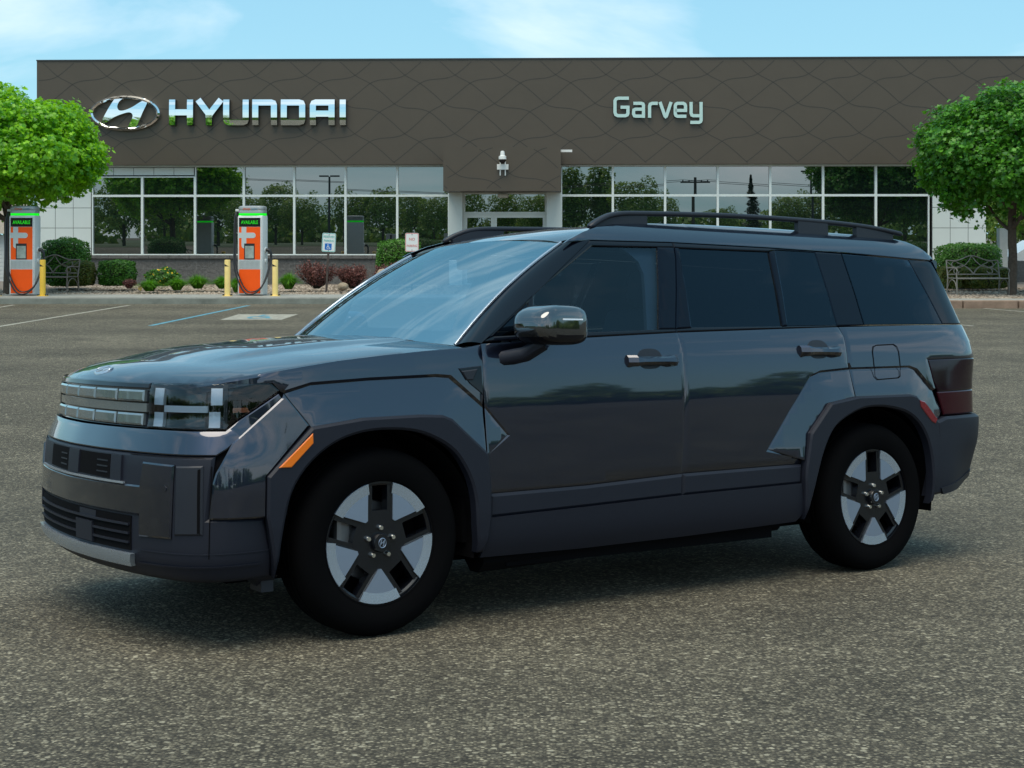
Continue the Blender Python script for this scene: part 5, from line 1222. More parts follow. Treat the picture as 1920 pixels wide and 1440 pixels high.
    qw = cpart('window', [[(2.847,1.237),(2.865,1.611),(3.398,1.596),(3.490,1.243)]], WRAP, M['privacy'], qo, side=sd, off=-.004, gap=.001, bw=.004, bd=.002, thick=.004)
    cpart('pillar_trim', [[(3.492,1.244),(3.400,1.596),(3.95,1.590),(3.95,1.247)]], WRAP, M['pillar_gloss'], qo, side=sd, off=-.004)
    mb = MB(); panel(mb, [(2.847,1.237),(2.865,1.611),(3.398,1.596),(3.490,1.243)], WRAP, sd, off=-.03, gap=0, bw=0, thick=0); panel(mb, [(2.29,1.231),(2.375,1.611),(2.660,1.609),(2.640,1.236)], WRAP, sd, off=-.03, gap=0, bw=0, thick=0)
    mb.build('inner_trim', M['void'], CAR)
    # ---- cantrail and pillar in body colour
    cant = [(1.05,1.603),(1.196,1.622),(1.674,1.630),(2.35,1.626),(2.865,1.617),(3.40,1.600),(3.95,1.593),(3.95,1.600),(3.80,1.607),(3.72,1.615),(3.64,1.640),(3.57,1.672),(3.49,1.700),(3.38,1.716),(3.1,1.726),(2.5,1.735),(2.0,1.733),(1.6,1.722),(1.40,1.708),(1.28,1.688),(1.18,1.660),(1.08,1.620)]
    cpart('cantrail', [dict(p=cant, gap=.001, bw=.004, bd=.002)], WRAP, M['paint'], side=sd, grid=.025)
    # ---- sills between the wheels
    mb = MB(); mb.tube([pt(.52, sd*.80, .265), pt(2.28, sd*.80, .265)], (.08, .035), 8); mb.build('sill', M['void'], CAR)
# bulkhead panels under the skin so no gap shows daylight
for sd in (1, -1):
    mb = MB(); panel(mb, [(.45,.32),(2.34,.32),(2.34,.86),(2.7,.88),(2.7,1.19),(.45,1.12)], WRAP, sd, off=-.03, gap=0, bw=0, thick=0, grid=.1)
    panel(mb, [(2.7,.85),(3.3,.85),(3.4,.45),(4.0,.45),(4.0,1.22),(2.7,1.21)], WRAP, sd, off=-.035, gap=0, bw=0, thick=0, grid=.1)
    panel(mb, [(-.42,.85),(.45,.85),(.45,1.10),(-.42,1.02)], WRAP, sd, off=-.03, gap=0, bw=0, thick=0, grid=.1)
    panel(mb, [(-.72,.50),(-.40,.50),(-.40,1.0),(-.60,1.0),(-.72,.85)], WRAP, sd, off=-.016, gap=0, bw=0, thick=0, grid=.05, m=0)
    mb.build('inner_panel', M['void'], CAR)

# ---- bonnet
hp = [(float(WRAP(u, 1.005)[0]) + .002, float(WRAP(u, 1.005)[1])) for u in np.linspace(UF, -.545, 16)]
side_ = [(s, float(np.interp(s, [-.5,-.3,0,.3,.46], [.905,.915,.918,.915,.90]))) for s in (-.42, -.3, -.15, 0, .15, .3, .42)]
rear = [(.40 - .20*(1-(t/.86)**2), t) for t in (.86, .7, .5, .25, 0)]
half = hp + side_ + rear
hpoly = half + [(s, -t) for s, t in half[::-1][1:-1]]
cpart('bonnet', [dict(p=hpoly, gap=.003, bw=.012, bd=.006, thick=.03)], HOOD, M['paint'], grid=.035, flip=True)
mb = MB(); emblem_mesh(.075, 0, .012, mb, .52); mb2 = MB()
for v in mb.v:
    t_ = v[0]; r_ = v[2]; s_ = -.812 - r_ * .80; z_ = float(hood_z(s_, t_)); mb2.v.append((s_ - v[1]*.0, -(-t_) * 1.0 if False else t_, z_ + .008 - v[1]))
mb2.f = mb.f; mb2.mi = mb.mi; mb2.build('bonnet_emblem', M['skid'], CAR, smooth=40)
# cowl
mb = MB(); n = 25
rowA = [(.385 - .20*(1-(t/.86)**2), t) for t in np.linspace(-.86, .86, n)]
rowB = [(.50 - .20*(1-(t/.86)**2), t) for t in np.linspace(-.86, .86, n)]
vs = [pt(s, t, float(hood_z(s, t)) - .012) for s, t in rowA] + [pt(s, t, float(hood_z(s, t)) - .016) for s, t in rowB]
mb.add(vs, [(i, i+1, n+i+1, n+i) for i in range(n-1)]); mb.build('cowl', M['cladding_dark'], CAR, smooth=60)
# ---- windscreen: ruled between a base curve and a header curve
def WS(a, b, off=0.0):
    a = np.asarray(a, float); b = np.asarray(b, float)
    q = 1 - a*a
    B0 = np.stack([.425 - .17*q, .80*a, 1.141 + .040*q], -1); T0 = np.stack([1.075 - .055*q, .675*a, 1.603 + .038*q], -1)
    bb = b[..., None]; Pw = B0*(1-bb) + T0*bb; bulge_ = (4*b*(1-b))[..., None] * np.array([-.018, 0, .022]) 
    return Pw + bulge_ + np.asarray(off)[..., None] * np.array([-.62, 0, .78])
mb = MB(); panel(mb, [(-1,0),(1,0),(1,1),(-1,1)], WS, 1, off=0, gap=0, bw=0, thick=0, grid=.06)
ws = mb.build('windscreen', M['windscreen'], CAR, smooth=80)
M['frit'] = mat('windscreen_frit', (0.02, 0.022, 0.026), 0.5)
cpart('frit_band', [[(-1,0),(1,0),(1,1),(.93,1),(.93,.15),(.86,.10),(0,.085),(-.86,.10),(-.93,.15),(-.93,1),(-1,1)], [(-.925,1),(.925,1),(.925,.955),(-.925,.955)]], WS, M['frit'], ws, off=-.008, gap=0, bw=0, thick=0, grid=.1)
# A-pillars
for sd in (1, -1):
    mb = MB(); n = 17; k = 7; vs = []
    for i in range(n):
        f_ = i / (n - 1); a3 = WS(np.array(sd * 1.0), np.array(f_ * 1.0)); u = .474 + (1.20 - .474) * f_; zz = 1.152 + (1.622 - 1.152) * f_; b3 = WRAP(u, zz); b3 = np.array([b3[0], sd*b3[1], b3[2]])
        for j in range(k):
            g_ = j / (k - 1); p_ = a3*(1-g_) + b3*g_; h_ = 4*g_*(1-g_)*.016; p_ = p_ + np.array([-.55*h_, sd*.45*h_, .62*h_]); vs.append(pt(*p_))
    fs = [(i*k+j, i*k+j+1, (i+1)*k+j+1, (i+1)*k+j) for i in range(n-1) for j in range(k-1)]
    mb.add(vs, [f_ if sd > 0 else f_[::-1] for f_ in fs]); mb.build('pillar', M['gloss_black'], CAR, smooth=60)
    mb = MB(); mb.tube([pt(*WS(np.array(sd*1.0), np.array(f_), .006)) for f_ in np.linspace(0.0, 1, 14)], .007, 6); mb.build('windscreen_trim', M['skid'], CAR, smooth=60)
# ---- roof
fr_ = [(1.075 - .055*(1-(t/.64)**2) + .004, t) for t in np.linspace(-.64, .64, 13)]
rp = fr_ + [(1.3,.635),(1.6,.612),(2.2,.602),(3.0,.605),(3.3,.612),(3.5,.630),(3.62,.645),(3.70,.655),(3.765,.50),(3.775,.25),(3.778,0)]
rp = rp + [(s, -t) for s, t in rp[::-1][1:11]]
cpart('roof', [dict(p=rp, gap=.0, bw=.006, bd=.003, thick=.04)], ROOF, M['paint'], grid=.05, flip=True)
mb = MB()   # headlining
vs = [pt(s, t, float(roof_z(s, t)) - .055) for s in (1.1, 1.6, 2.2, 3.0, 3.55) for t in (-.60, -.3, 0, .3, .60)]
mb.add(vs, [(i*5+j, (i+1)*5+j, (i+1)*5+j+1, i*5+j+1) for i in range(4) for j in range(4)]); mb.build('headlining', M['lining'], CAR, smooth=60)
# ---- roof rails
for sd in (1, -1):
    mb = MB(); top = catm([(1.255,.645,1.688),(1.33,.632,1.727),(1.43,.620,1.757),(1.62,.615,1.770),(2.2,.612,1.786),(2.8,.612,1.784),(3.15,.615,1.772),(3.36,.622,1.752),(3.45,.628,1.738)], 6)
    rr = [(.012, .008)] + [(.020, .013)] * (len(top) - 3) + [(.014, .008), (.004, .003)]
    mb.tube([pt(p.x, sd*p.y, p.z) for p in top], rr, 12, sq=.7); rail = mb.build('roof_rail', M['cladding_dark'], CAR, smooth=50)
    for (a_, b_) in ((1.29, 1.62), (2.64, 2.86), (3.08, 3.37)):
        mb = MB(); n = 8; vs = []
        for i in range(n + 1):
            s_ = a_ + (b_ - a_) * i / n; zt = float(np.interp(s_, [p.x for p in top], [p.z for p in top])) - .008; zb = float(roof_z(s_, .615)) - .02
            for t, z in ((.600, zb), (.632, zb), (.630, zt), (.602, zt)): vs.append(pt(s_, sd*t, max(z, zb)))
        mb.add(vs, [(i*4+k, i*4+(k+1) % 4, (i+1)*4+(k+1) % 4, (i+1)*4+k) for i in range(n) for k in range(4)] + [(0, 1, 2, 3), (n*4, n*4+1, n*4+2, n*4+3)]); mb.build('rail_foot', M['cladding_dark'], rail)

# ---- front: grille, lamps, bumper   (d = distance round the nose from the centre line)
def cc(poly): return [(UF + d, z) for d, z in poly]
def both(poly): return [cc(poly), cc([(-d, z) for d, z in poly])]
DG = .548
gr = cpart('grille', [dict(p=cc([(-DG,.829),(DG,.829),(DG,1.0),(0,1.003),(-DG,1.0)]), off=-.012, bw=.008, bd=.004, gap=0)], WRAP, M['gloss_black'], grid=.04)
for zz0, zz1 in ((.928,.972),(.837,.881)):
    mb = MB()
    for i in range(5):
        d0 = -.535 + i * .2145; panel(mb, cc([(d0,zz0),(d0+.201,zz0),(d0+.201,zz1),(d0,zz1)]), WRAP, 1, off=.006, gap=.001, bw=.007, bd=.006, thick=.02, grid=.04)
    mb.build('grille_lamp_row', M['lamp_grey'], gr, smooth=30)
cpart('light_bar', [dict(p=cc([(-.54,.888),(.54,.888),(.54,.921),(-.54,.921)]), off=-.002, bw=.004, bd=.004, gap=0)], WRAP, M['lamp_grey'], gr, grid=.04)
cpart('grille_trim', [dict(p=cc([(-DG,.978),(DG,.978),(DG,1.0),(0,1.003),(-DG,1.0)]), off=.0, bw=.004, bd=.003, gap=.001)], WRAP, M['gloss_black'], gr, grid=.04)
for sd in (1, -1):
    hl = [(-1.036,.829),(-1.036,1.0),(-.80,1.003),(-.67,1.005),(-.48,1.003),(-.440,.973),(-.60,.870),(-.648,.829)]
    hb = cpart('headlamp', [dict(p=hl, off=-.030, gap=.002, bw=0, thick=0)], WRAP, M['gloss_black'], side=sd, grid=.03)
    cpart('lamp_frame', [dict(p=[(-.655,.832),(-.640,.832),(-.640,.998),(-.655,.998)], off=-.004, bw=.003, bd=.003, gap=0), dict(p=[(-1.034,.832),(-1.018,.832),(-1.018,.998),(-1.034,.998)], off=-.004, bw=.003, bd=.003, gap=0)], WRAP, M['cladding_dark'], hb, side=sd)
    cpart('daytime_lamp', [dict(p=q, off=-.010, bw=.004, bd=.004, gap=0) for q in ([(-1.008,.918),(-.950,.918),(-.950,.982),(-1.008,.982)],[(-.706,.922),(-.660,.922),(-.660,.985),(-.706,.985)],[(-.943,.892),(-.718,.894),(-.718,.919),(-.943,.917)],[(-1.006,.836),(-.948,.836),(-.948,.890),(-1.006,.890)],[(-.712,.838),(-.668,.838),(-.668,.897),(-.712,.897)])], WRAP, M['lamp_white'], hb, side=sd, grid=.03)
    cpart('lamp_reflector', [dict(p=[(-.93,.838),(-.73,.84),(-.73,.886),(-.93,.886)], off=-.018, bw=.006, bd=.006, gap=0), dict(p=[(-.93,.925),(-.73,.927),(-.73,.985),(-.93,.985)], off=-.018, bw=.006, bd=.006, gap=0)], WRAP, M['lens_black'], hb, side=sd, grid=.03)
    cpart('turn_lamp', [dict(p=[(-.62,.893),(-.555,.895),(-.565,.912),(-.62,.911)], off=-.016, bw=.004, bd=.003, gap=0)], WRAP, M['amber_dim'], hb, side=sd)
    cpart('lamp_cover', [dict(p=hl, off=-.001, gap=.002, bw=.005, bd=.003, thick=.02)], WRAP, M['lamp_glass'], hb, side=sd, grid=.03)
    # painted bumper corner with raised cheek
    cor = [(-.690,.505),(-.680,.640),(-.672,.674),(-.621,.785),(-.432,.949),(-.428,.962),(-.330,.840),(-.498,.655),(-.498,.503)]
    cpart('bumper_corner', [dict(p=cor, off=rise([(-.690,.505),(-.680,.640),(-.672,.674),(-.621,.785),(-.432,.949)], .006, .09), bw=.006, bd=.005, gap=.001)], WRAP, M['paint'], side=sd, grid=.03)
# upper bumper, painted, across the nose
e_ = UF
ub = [(-.674-e_,.738),(-.660-e_,.700),(-.622-e_,.783),(-.436-e_,.948),(-.446-e_,.960),(-.596-e_,.866),(-.644-e_,.825)]
ub = [(a, b) for a, b in [(-.672-e_,.738),(-.640-e_,.760),(-.436-e_,.945),(-.448-e_,.962),(-.598-e_,.864),(-.646-e_,.825)]]
ubp = cc(ub + [(0,.822)] + [(-d, z) for d, z in ub[::-1]] + [(0,.738)])
cpart('bumper_upper', [dict(p=ubp, off=.002, bw=.004, bd=.002, gap=.002, thick=.03)], WRAP, M['paint'], grid=.035)
# lower bumper cladding
dl = -.50 - e_
lb = [(-dl,.270),(-.80,.262),(0,.258),(.80,.262),(dl+.045,.270),(dl+.035,.36),(dl,.50),(.895,.505),(.912,.735),(0,.735),(-.912,.735),(-.895,.505),(-dl,.50),(-dl-.035,.36)]
fb = cpart('front_bumper', [dict(p=cc(lb), off=0, bw=.010, bd=.008, gap=.001, thick=.05)], WRAP, M['cladding'], grid=.04)
cpart('bumper_band', [dict(p=cc([(-.60,.505),(.60,.505),(.60,.425),(.775,.430),(.782,.702),(.613,.706),(.60,.616),(0,.612),(-.60,.616),(-.613,.706),(-.782,.702),(-.775,.430),(-.60,.425)]), off=.009, bw=.006, bd=.005, gap=.001)], WRAP, M['paint'], fb, grid=.04)
for d0, d1 in ((.105,.385),(-.310,-.030)):
    io = cpart('air_intake', [dict(p=cc([(d0,.632),(d1,.628),(d1-.004,.720),(d0,.719)]), off=.004, bw=.010, bd=.020, gap=0)], WRAP, M['void'], fb)
    mb = MB()
    for q in range(3): panel(mb, cc([(d0+.17,.648+q*.022),(d1-.02,.648+q*.022),(d1-.02,.653+q*.022),(d0+.17,.653+q*.022)]), WRAP, 1, off=.006, gap=0, bw=.001, bd=.001, thick=.006)
    mb.build('vane', M['cladding_dark'], io)
cpart('intake_blade', [dict(p=cc([(.395,.625),(.475,.624),(.470,.722),(.392,.722)]), off=.008, bw=.008, bd=.006, gap=0)], WRAP, M['cladding'], fb)
cpart('intake_blade', [dict(p=cc([(-.020,.630),(.095,.630),(.095,.721),(-.020,.721)]), off=.008, bw=.008, bd=.006, gap=0)], WRAP, M['cladding'], fb)
mb = MB(); panel(mb, cc([(-.50,.616),(.50,.616),(.50,.624),(-.50,.624)]), WRAP, 1, off=.012, gap=0, bw=.002, bd=.002, thick=.01); mb.build('intake_sill', M['skid'], fb, smooth=30)
for sd in (1, -1):
    ac = cpart('air_curtain', [dict(p=cc([(.786,.443),(.880,.448),(.878,.702),(.786,.698)]), off=.006, bw=.006, bd=.004, gap=.001)], WRAP, M['cladding_dark'], fb, side=sd)
    cpart('curtain_slit', [dict(p=cc([(.864,.455),(.872,.455),(.870,.690),(.862,.688)]), off=.008, bw=.001, bd=.001, gap=0)], WRAP, M['void'], ac, side=sd)
    cpart('corner_seam', [dict(p=cc([(.897,.36),(.900,.36),(.905,.70),(.902,.70)]), off=.0018, bw=0, gap=0, thick=.001), dict(p=cc([(.52,.728),(.88,.731),(.88,.7335),(.52,.731)]), off=.0018, bw=0, gap=0, thick=.001)], WRAP, M['void'], fb, side=sd)
    mb = MB(); panel(mb, cc([(.60,.372),(1.12,.376),(1.12,.380),(.60,.376)]), WRAP, sd, off=.003, gap=0, bw=.001, bd=.001, thick=.004); panel(mb, cc([(.58,.318),(1.08,.326),(1.08,.333),(.58,.325)]), WRAP, sd, off=.006, gap=0, bw=.002, bd=.003, thick=.006)
    mb.build('bumper_crease', M['cladding'], fb)
lo = cpart('lower_intake', [dict(p=cc([(-.545,.366),(.545,.366),(.548,.497),(-.548,.497)]), off=.004, bw=.006, bd=.006, gap=0)], WRAP, M['void'], fb)
mb = MB()
for zz in (.393, .427, .461): panel(mb, cc([(-.54,zz),(.54,zz),(.54,zz+.008),(-.54,zz+.008)]), WRAP, 1, off=.012, gap=0, bw=.002, bd=.003, thick=.012)
mb.build('slat', M['cladding'], lo, smooth=30)
cpart('radar_cover', [dict(p=cc([(.10,.372),(.26,.372),(.26,.45),(.10,.45)]), off=.014, bw=.006, bd=.006, gap=0), dict(p=cc([(.12,.468),(.28,.468),(.28,.494),(.12,.494)]), off=.006, bw=.003, bd=.003, gap=0)], WRAP, M['cladding'], lo)
cpart('skid_plate', [dict(p=cc([(-.545,.305),(.545,.305),(.565,.356),(-.565,.356)]), off=.020, bw=.012, bd=.012, gap=0, thick=.03)], WRAP, M['skid'], fb, grid=.03)
cpart('tow_cover', [dict(p=[(UF+.745+.012*math.cos(a_), .613+.012*math.sin(a_)) for a_ in np.linspace(0, 6.283, 14, endpoint=False)], off=.0105, bw=.002, bd=.001, gap=0, thick=.004)], WRAP, M['paint'], fb)
for sd in (1, -1):
    mb = MB(); mb.add([pt(-.52, sd*.88, .275), pt(-.42, sd*.88, .275), pt(-.43, sd*.80, .215), pt(-.47, sd*.80, .222), pt(-.52, sd*.74, .27)], [(0, 1, 2, 3), (0, 3, 4)]); mb.box(pt(-.45, sd*.80, .245), (.05, .10, .07)); mb.build('air_deflector', M['cladding_dark'], CAR)
# ---- rear
def rc(poly): return [(UR - d, z) for d, z in poly]
rb = [(3.312,.735),(3.392,.756),(3.6,.758),(3.9,.758),(UR,.758)]; rbl = [(3.258,.34),(3.53,.375),(3.76,.430),(3.9,.44),(UR,.44)]
full_ = rb + [(2*UR-u, z) for u, z in rb[::-1][1:]] + [(2*UR-u, z) for u, z in rbl] + rbl[::-1][1:] + [(3.268,.345),(3.285,.45),(3.315,.60)]
full_ = rb + [(2*UR-u, z) for u, z in rb[::-1][1:]] + [(2*UR-3.315,.60),(2*UR-3.285,.45),(2*UR-3.262,.345)] + [(2*UR-u, z) for u, z in rbl[1:]] + rbl[::-1][1:-1] + [(3.262,.345),(3.285,.45),(3.315,.60)]
rbm = cpart('rear_bumper', [dict(p=full_, off=.020, bw=.014, bd=.012, gap=.001, thick=.06)], WRAP, M['cladding'], grid=.04)
cpart('bumper_lip', [dict(p=[(3.34,.385),(3.6,.425),(3.76,.455),(3.9,.465),(3.9,.430),(3.76,.425),(3.53,.37),(3.36,.352)], off=.026, bw=.008, bd=.006, gap=0)], WRAP, M['cladding_dark'], rbm, grid=.03)
for sd in (1, -1):
    tl_ = cpart('tail_lamp', [dict(p=[(3.312,.942),(3.278,1.056),(3.5,1.060),(3.75,1.062),(4.0,1.064),(4.0,.895),(3.35,.888)], off=-.001, bw=.006, bd=.004)], WRAP, M['red_dark'], side=sd, grid=.03)
    cpart('lower_lens', [dict(p=[(3.340,.886),(4.0,.893),(4.0,.765),(3.395,.764)], off=-.001, bw=.006, bd=.004)], WRAP, M['red_tail'], tl_, side=sd, grid=.03)
tg = cpart('tailgate', [[(4.003,.763),(2*UR-4.003,.763),(2*UR-4.003,1.06),(2*UR-3.933,1.068),(2*UR-3.933,1.243),(3.933,1.243),(3.933,1.068),(4.003,1.06)]], WRAP, M['paint'], grid=.05)
cpart('rear_window', [[(3.953,1.25),(2*UR-3.953,1.25),(2*UR-3.953,1.588),(3.953,1.588)]], WRAP, M['privacy'], tg, off=-.004, thick=.006)
cpart('number_plate_recess', [rc([(-.28,.80),(.28,.80),(.28,.92),(-.28,.92)])], WRAP, M['void'], tg, off=.004)

# ---- door mirrors
for sd in (1, -1):
    mb = MB(); b = bmesh.new(); bmesh.ops.create_cube(b, size=1); bmesh.ops.subdivide_edges(b, edges=b.edges[:], cuts=11, use_grid_fill=True)
    Lm, Wm, Hm = .305, .215, .172
    for v in b.verts:
        p = v.co * 2; e = 4.2; k = (abs(p.x)**e + abs(p.y)**e + abs(p.z)**e) ** (1 / e); p = p / max(k, 1e-6)
        x, y, z = p.x, p.y, p.z
        hh = 1 - .10*(1 - z)*0 
        front = max(0, -x); z2 = z * (1 - .22 * front**3) + (.06 * front**2 if z < 0 else -.12*front**2); xx = x * (1 - .10*max(0, z)**2)
        v.co = Vector((xx * Lm/2, y * Wm/2, z2 * Hm/2))
    v_low = []
    MM = Matrix.Translation(pt(.738, sd*1.055, 1.228)) @ Matrix.Rotation(sd * R(10), 4, 'Z')
    if sd < 0: MM = Matrix.Translation(pt(.86, -.955, 1.228)) @ Matrix.Rotation(R(84), 4, 'Z') @ Matrix.Diagonal((.8, .6, 1, 1))     # folded in on the far side
    bl_ = b.copy(); up_ = [f for f in b.faces if f.calc_center_median().z < -.046]; bmesh.ops.delete(b, geom=up_, context='FACES'); lo_ = [f for f in bl_.faces if f.calc_center_median().z >= -.046]; bmesh.ops.delete(bl_, geom=lo_, context='FACES')
    mb.bm(b, MM); mir = mb.build('door_mirror', M['mirror_paint'], CAR, smooth=60)
    mb = MB(); mb.bm(bl_, MM); mb.build('mirror_base', M['gloss_black'], mir, smooth=60)
    mb = MB(); mb.tube([pt(.60, sd*.90, 1.085), pt(.655, sd*.985, 1.105), pt(.715, sd*1.035, 1.150)] if sd > 0 else [pt(.74, -.90, 1.10), pt(.78, -.93, 1.12), pt(.80, -.945, 1.15)], [(.060, .034), (.056, .032), (.060, .028)], 10, sq=.6); mb.build('mirror_arm', M['cladding'], mir, smooth=50)
    mb = MB(); mb.box((.02, - sd*.1085, .022), (.12, .006, .007), bev=.002); mb2 = MB(); mb2.v = [tuple(MM @ Vector(v)) for v in mb.v]; mb2.f = mb.f; mb2.mi = mb.mi; mb2.build('mirror_repeater', M['lamp_white'], mir)
    mb = MB(); mb.box((.1475, 0, .012), (.008, .11, .07), bev=.003); mb2 = MB(); mb2.v = [tuple(MM @ Vector(v)) for v in mb.v]; mb2.f = mb.f; mb2.mi = mb.mi; mb2.build('mirror_glass', M['chrome'], mir)

# ---- wheels
def wheel_parts():
    w = MB(); RR = .368; hw = .115
    prof = [(.240,-hw+.012),(.262,-hw+.002),(.300,-hw-.004),(.335,-hw),(.356,-hw+.018),(.366,-hw+.04),(RR,-.05),(RR,-.047),(.360,-.045),(.360,-.036),(RR,-.034),(RR,-.006),(.360,-.004),(.360,.004),(RR,.006),(RR,.034),(.360,.036),(.360,.045),(RR,.047),(RR,.05),(.366,hw-.04),(.356,hw-.018),(.335,hw),(.30,hw),(.24,hw-.01)]
    w.lathe(prof, n=56, axis='Y'); return w
def make_wheel(s, sd):
    cam_ = R(0)
    root = MB(); t0 = sd * (.935 - .115)
    P0 = pt(s, t0, .368)
    yaw_ = 0 if sd > 0 else math.pi
    MW = Matrix.Translation(P0) @ Matrix.Rotation(yaw_, 4, 'Z')
    def put(mb, name, m, parent, smooth=None):
        q = MB(); q.v = [tuple(MW @ Vector(v)) for v in mb.v]; q.f = mb.f; q.mi = mb.mi; return q.build(name, m, parent, smooth)
    # all built with the outer face towards -y
    wheel = wheel_parts(); ty = put(wheel, 'wheel', M['rubber'], CAR, 45)
    b = MB(); b.lathe([(.246,-.108),(.249,-.100),(.240,-.094),(.236,-.06),(.228,0),(.235,.09),(.246,.10)], n=56, axis='Y'); rim = put(b, 'rim', M['wheel_black'], ty, 45)
    b = MB(); b.lathe([(0,-.012),(.155,-.012),(.158,-.005),(.158,.005),(0,.01)], n=40, axis='Y'); put(b, 'brake_disc', M['disc'], ty, 40)
    b = MB(); b.box((-.135, -.02, .03), (.075, .08, .19), bev=.02); put(b, 'brake_caliper', M['disc'], ty)
    b = MB(); b.lathe([(0,.03),(.234,.03)], n=40, axis='Y'); put(b, 'rim_back', M['void'], ty)
    yo = -.094
    # black spokes with parallel-sided windows between them
    for k in range(5):
        a0 = R(-90 + 72*k)
        def rot(x, z): return (x*math.cos(a0) - z*math.sin(a0), x*math.sin(a0) + z*math.cos(a0))
        ax36 = R(36)
        def edge(r, sg, hw_):   # point at radius r on a line parallel to the window axis (at +-36 deg), hw_ away from it on the spoke's side
            ang = ax36 - math.asin(min(.99, hw_ / r)); return (r*math.cos(ang), sg*r*math.sin(ang))
        def fan(r, hw_):
            e1 = edge(r, 1, hw_); aM = math.atan2(e1[1], e1[0]); return [(r*math.cos(aM*q/6), r*math.sin(aM*q/6)) for q in range(-6, 7)]
        poly = [edge(.130, -1, .034)] + fan(.228, .034) + [edge(.130, 1, .034), (.062, .030), (.062, -.030)]
        b = MB(); b.ext([rot(*p) for p in poly], yo, yo + .045); put(b, 'spoke', M['wheel_black'], ty)
        # machined wedge between two window frames
        wp = [edge(.104, -1, .056)] + fan(.2385, .056) + [edge(.104, 1, .056)]
        b = MB(); b.ext([rot(*p) for p in wp], yo - .008, yo - .0005); put(b, 'spoke_inlay', M['alloy'], ty)
        wo = fan(.2375, .056); wi = [(x*.83, z*.83) for x, z in fan(.2375, .060)]
        b = MB(); vs = [(rot(*p)[0], yo - .0105, rot(*p)[1]) for p in wo] + [(rot(*p)[0], yo - .0082, rot(*p)[1]) for p in wi]
        b.add(vs, [(q, q+1, 13+q+1, 13+q) for q in range(12)]); put(b, 'inlay_edge', M['alloy_bright'], ty)
        for sg in (1, -1):      # sloping frame of the neighbouring window
            A_ = [edge(r, sg, h_) for r, h_ in ((.128, .036), (.228, .036))]; B_ = [edge(r, sg, h_) for r, h_ in ((.112, .054), (.236, .054))]
            b2 = MB(); q4 = [(*A_[0], yo + .012), (*A_[1], yo + .012), (*B_[1], yo - .003), (*B_[0], yo - .003)]
            b2.add([(rot(x_, z_)[0], y_, rot(x_, z_)[1]) for x_, z_, y_ in q4], [(0, 1, 2, 3) if sg > 0 else (3, 2, 1, 0)]); put(b2, 'spoke_edge', M['wheel_black'], ty)
    b = MB(); b.lathe([(.224,yo+.03),(.224,yo+.004),(.232,yo-.002),(.2465,yo-.002),(.2465,yo+.02)], n=56, axis='Y'); put(b, 'rim_lip', M['wheel_black'], ty, 35)
    b = MB(); pent = [(.122*math.cos(R(90+36+72*k_ + o_)), .130*math.sin(R(90+36+72*k_ + o_))) for k_ in range(5) for o_ in (-20, 20)]
    b.ext(pent, yo - .001, yo + .05); b.lathe([(0,-.118),(.034,-.118),(.038,-.112),(.038,-.095)], n=28, axis='Y'); put(b, 'hub', M['wheel_black'], ty, 40)
    for k in range(5):
        a_ = R(90 + 72*k); b = MB(); b.lathe([(0,-.112),(.008,-.112),(.011,-.106),(.011,-.094)], (.058*math.cos(a_), 0, .058*math.sin(a_)), 12, axis='Y'); put(b, 'lug_nut', M['chrome'], ty, 30)
    b = MB(); emblem_mesh(.024, -.1215, .004, b, .62, rw=.12); q = MB()
    # upright oval as on the cap
    q.v = [(v[2]*1.0*.9, v[1], v[0]*.95) if False else (v[0]*.72, v[1], v[2]*1.35) for v in b.v]; q.f = b.f; q.mi = b.mi; put(q, 'cap_emblem', M['alloy'], ty, 40)
for s_, sd_ in ((0.0, 1), (2.85, 1), (0.0, -1), (2.85, -1)): make_wheel(s_, sd_)

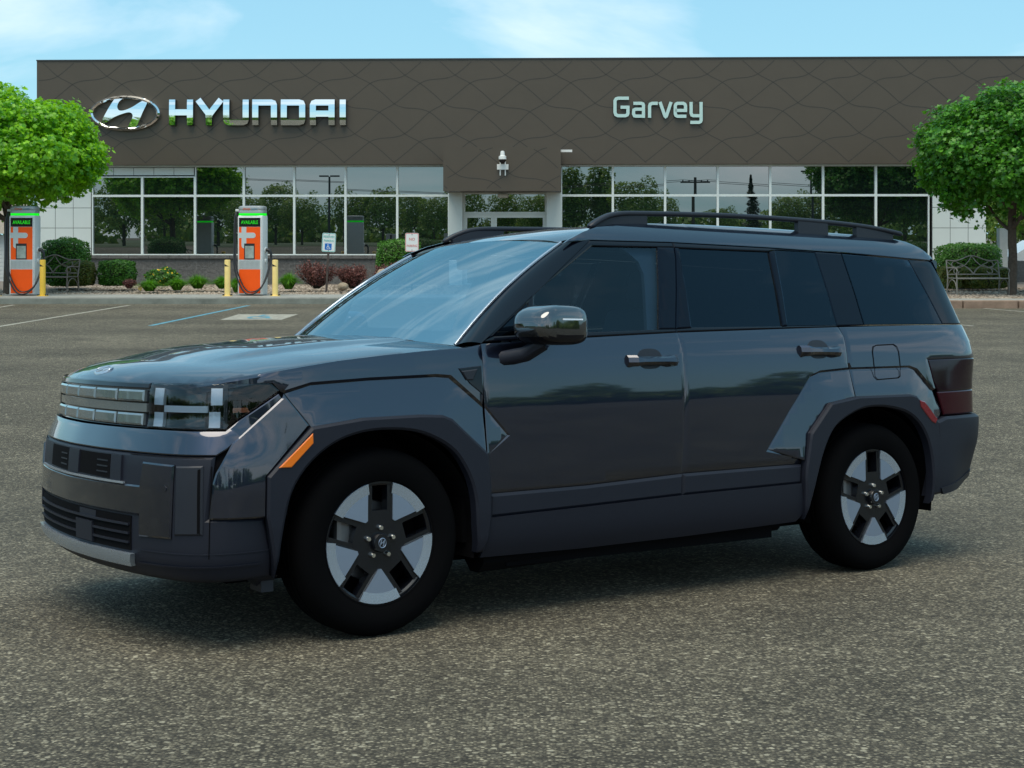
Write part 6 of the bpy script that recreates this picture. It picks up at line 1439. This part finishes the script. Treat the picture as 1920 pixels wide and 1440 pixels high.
# ---- cabin
mb = MB(); mb.box(pt(.74, 0, 1.02), (.62, 1.50, .22), bev=.06); mb.box(pt(.52, 0, 1.09), (.45, 1.40, .06), bev=.02); mb.build('dashboard', M['dash'], CAR, smooth=40)
for t in (.40, -.40):
    mb = MB(); mb.box(pt(1.42, t, .72), (.52, .50, .18), bev=.07); mb.box(pt(1.72, t, 1.02), (.14, .50, .60), ry=R(14), bev=.06); sx_ = mb.build('front_seat', M['seat'], CAR, smooth=50)
    mb = MB(); mb.box(pt(1.82, t, 1.42), (.10, .27, .18), ry=R(10), bev=.05); mb.build('headrest', M['seat'], sx_, smooth=50)
mb = MB(); mb.box(pt(2.36, 0, .74), (.52, 1.40, .18), bev=.07); mb.box(pt(2.66, 0, 1.04), (.14, 1.40, .58), ry=R(14), bev=.06); rs = mb.build('rear_seat', M['seat'], CAR, smooth=50)
mb = MB()
for t in (.42, 0, -.42): mb.box(pt(2.75, t, 1.38), (.10, .26, .15), ry=R(10), bev=.05)
mb.build('headrest', M['seat'], rs, smooth=50)
mb = MB(); mb.tube([pt(1.03 + .07*math.sin(a_), .40 + .185*math.cos(a_), 1.08 + .175*math.sin(a_)) for a_ in np.linspace(0, 2*math.pi, 25)], .016, 8, cap=False); mb.tube([pt(.85, .40, 1.02), pt(1.02, .40, 1.08)], .03, 8); mb.tube([pt(1.03, .22, 1.08), pt(1.03, .58, 1.08)], .02, 6); mb.build('steering_wheel', M['dash'], CAR, smooth=60)
mb = MB(); mb.box(pt(1.02, 0, 1.545), (.03, .24, .07), bev=.012); mb.tube([pt(1.0, 0, 1.55), pt(.98, 0, 1.62)], .012, 6); mb.build('inner_mirror', M['dash'], CAR)
for sd in (1, -1):
    mb = MB(); panel(mb, [(1.40,1.20),(1.425,1.20),(1.475,1.38),(1.50,1.47),(1.49,1.53),(1.44,1.575),(1.40,1.595),(1.62,1.60),(1.48,1.20)], WRAP, sd, off=-.05, gap=0, bw=.004, bd=.003, thick=.02)
    mb.build('pillar_lining', M['lining'], CAR, smooth=50)
# children carry local geometry already; nothing else moves
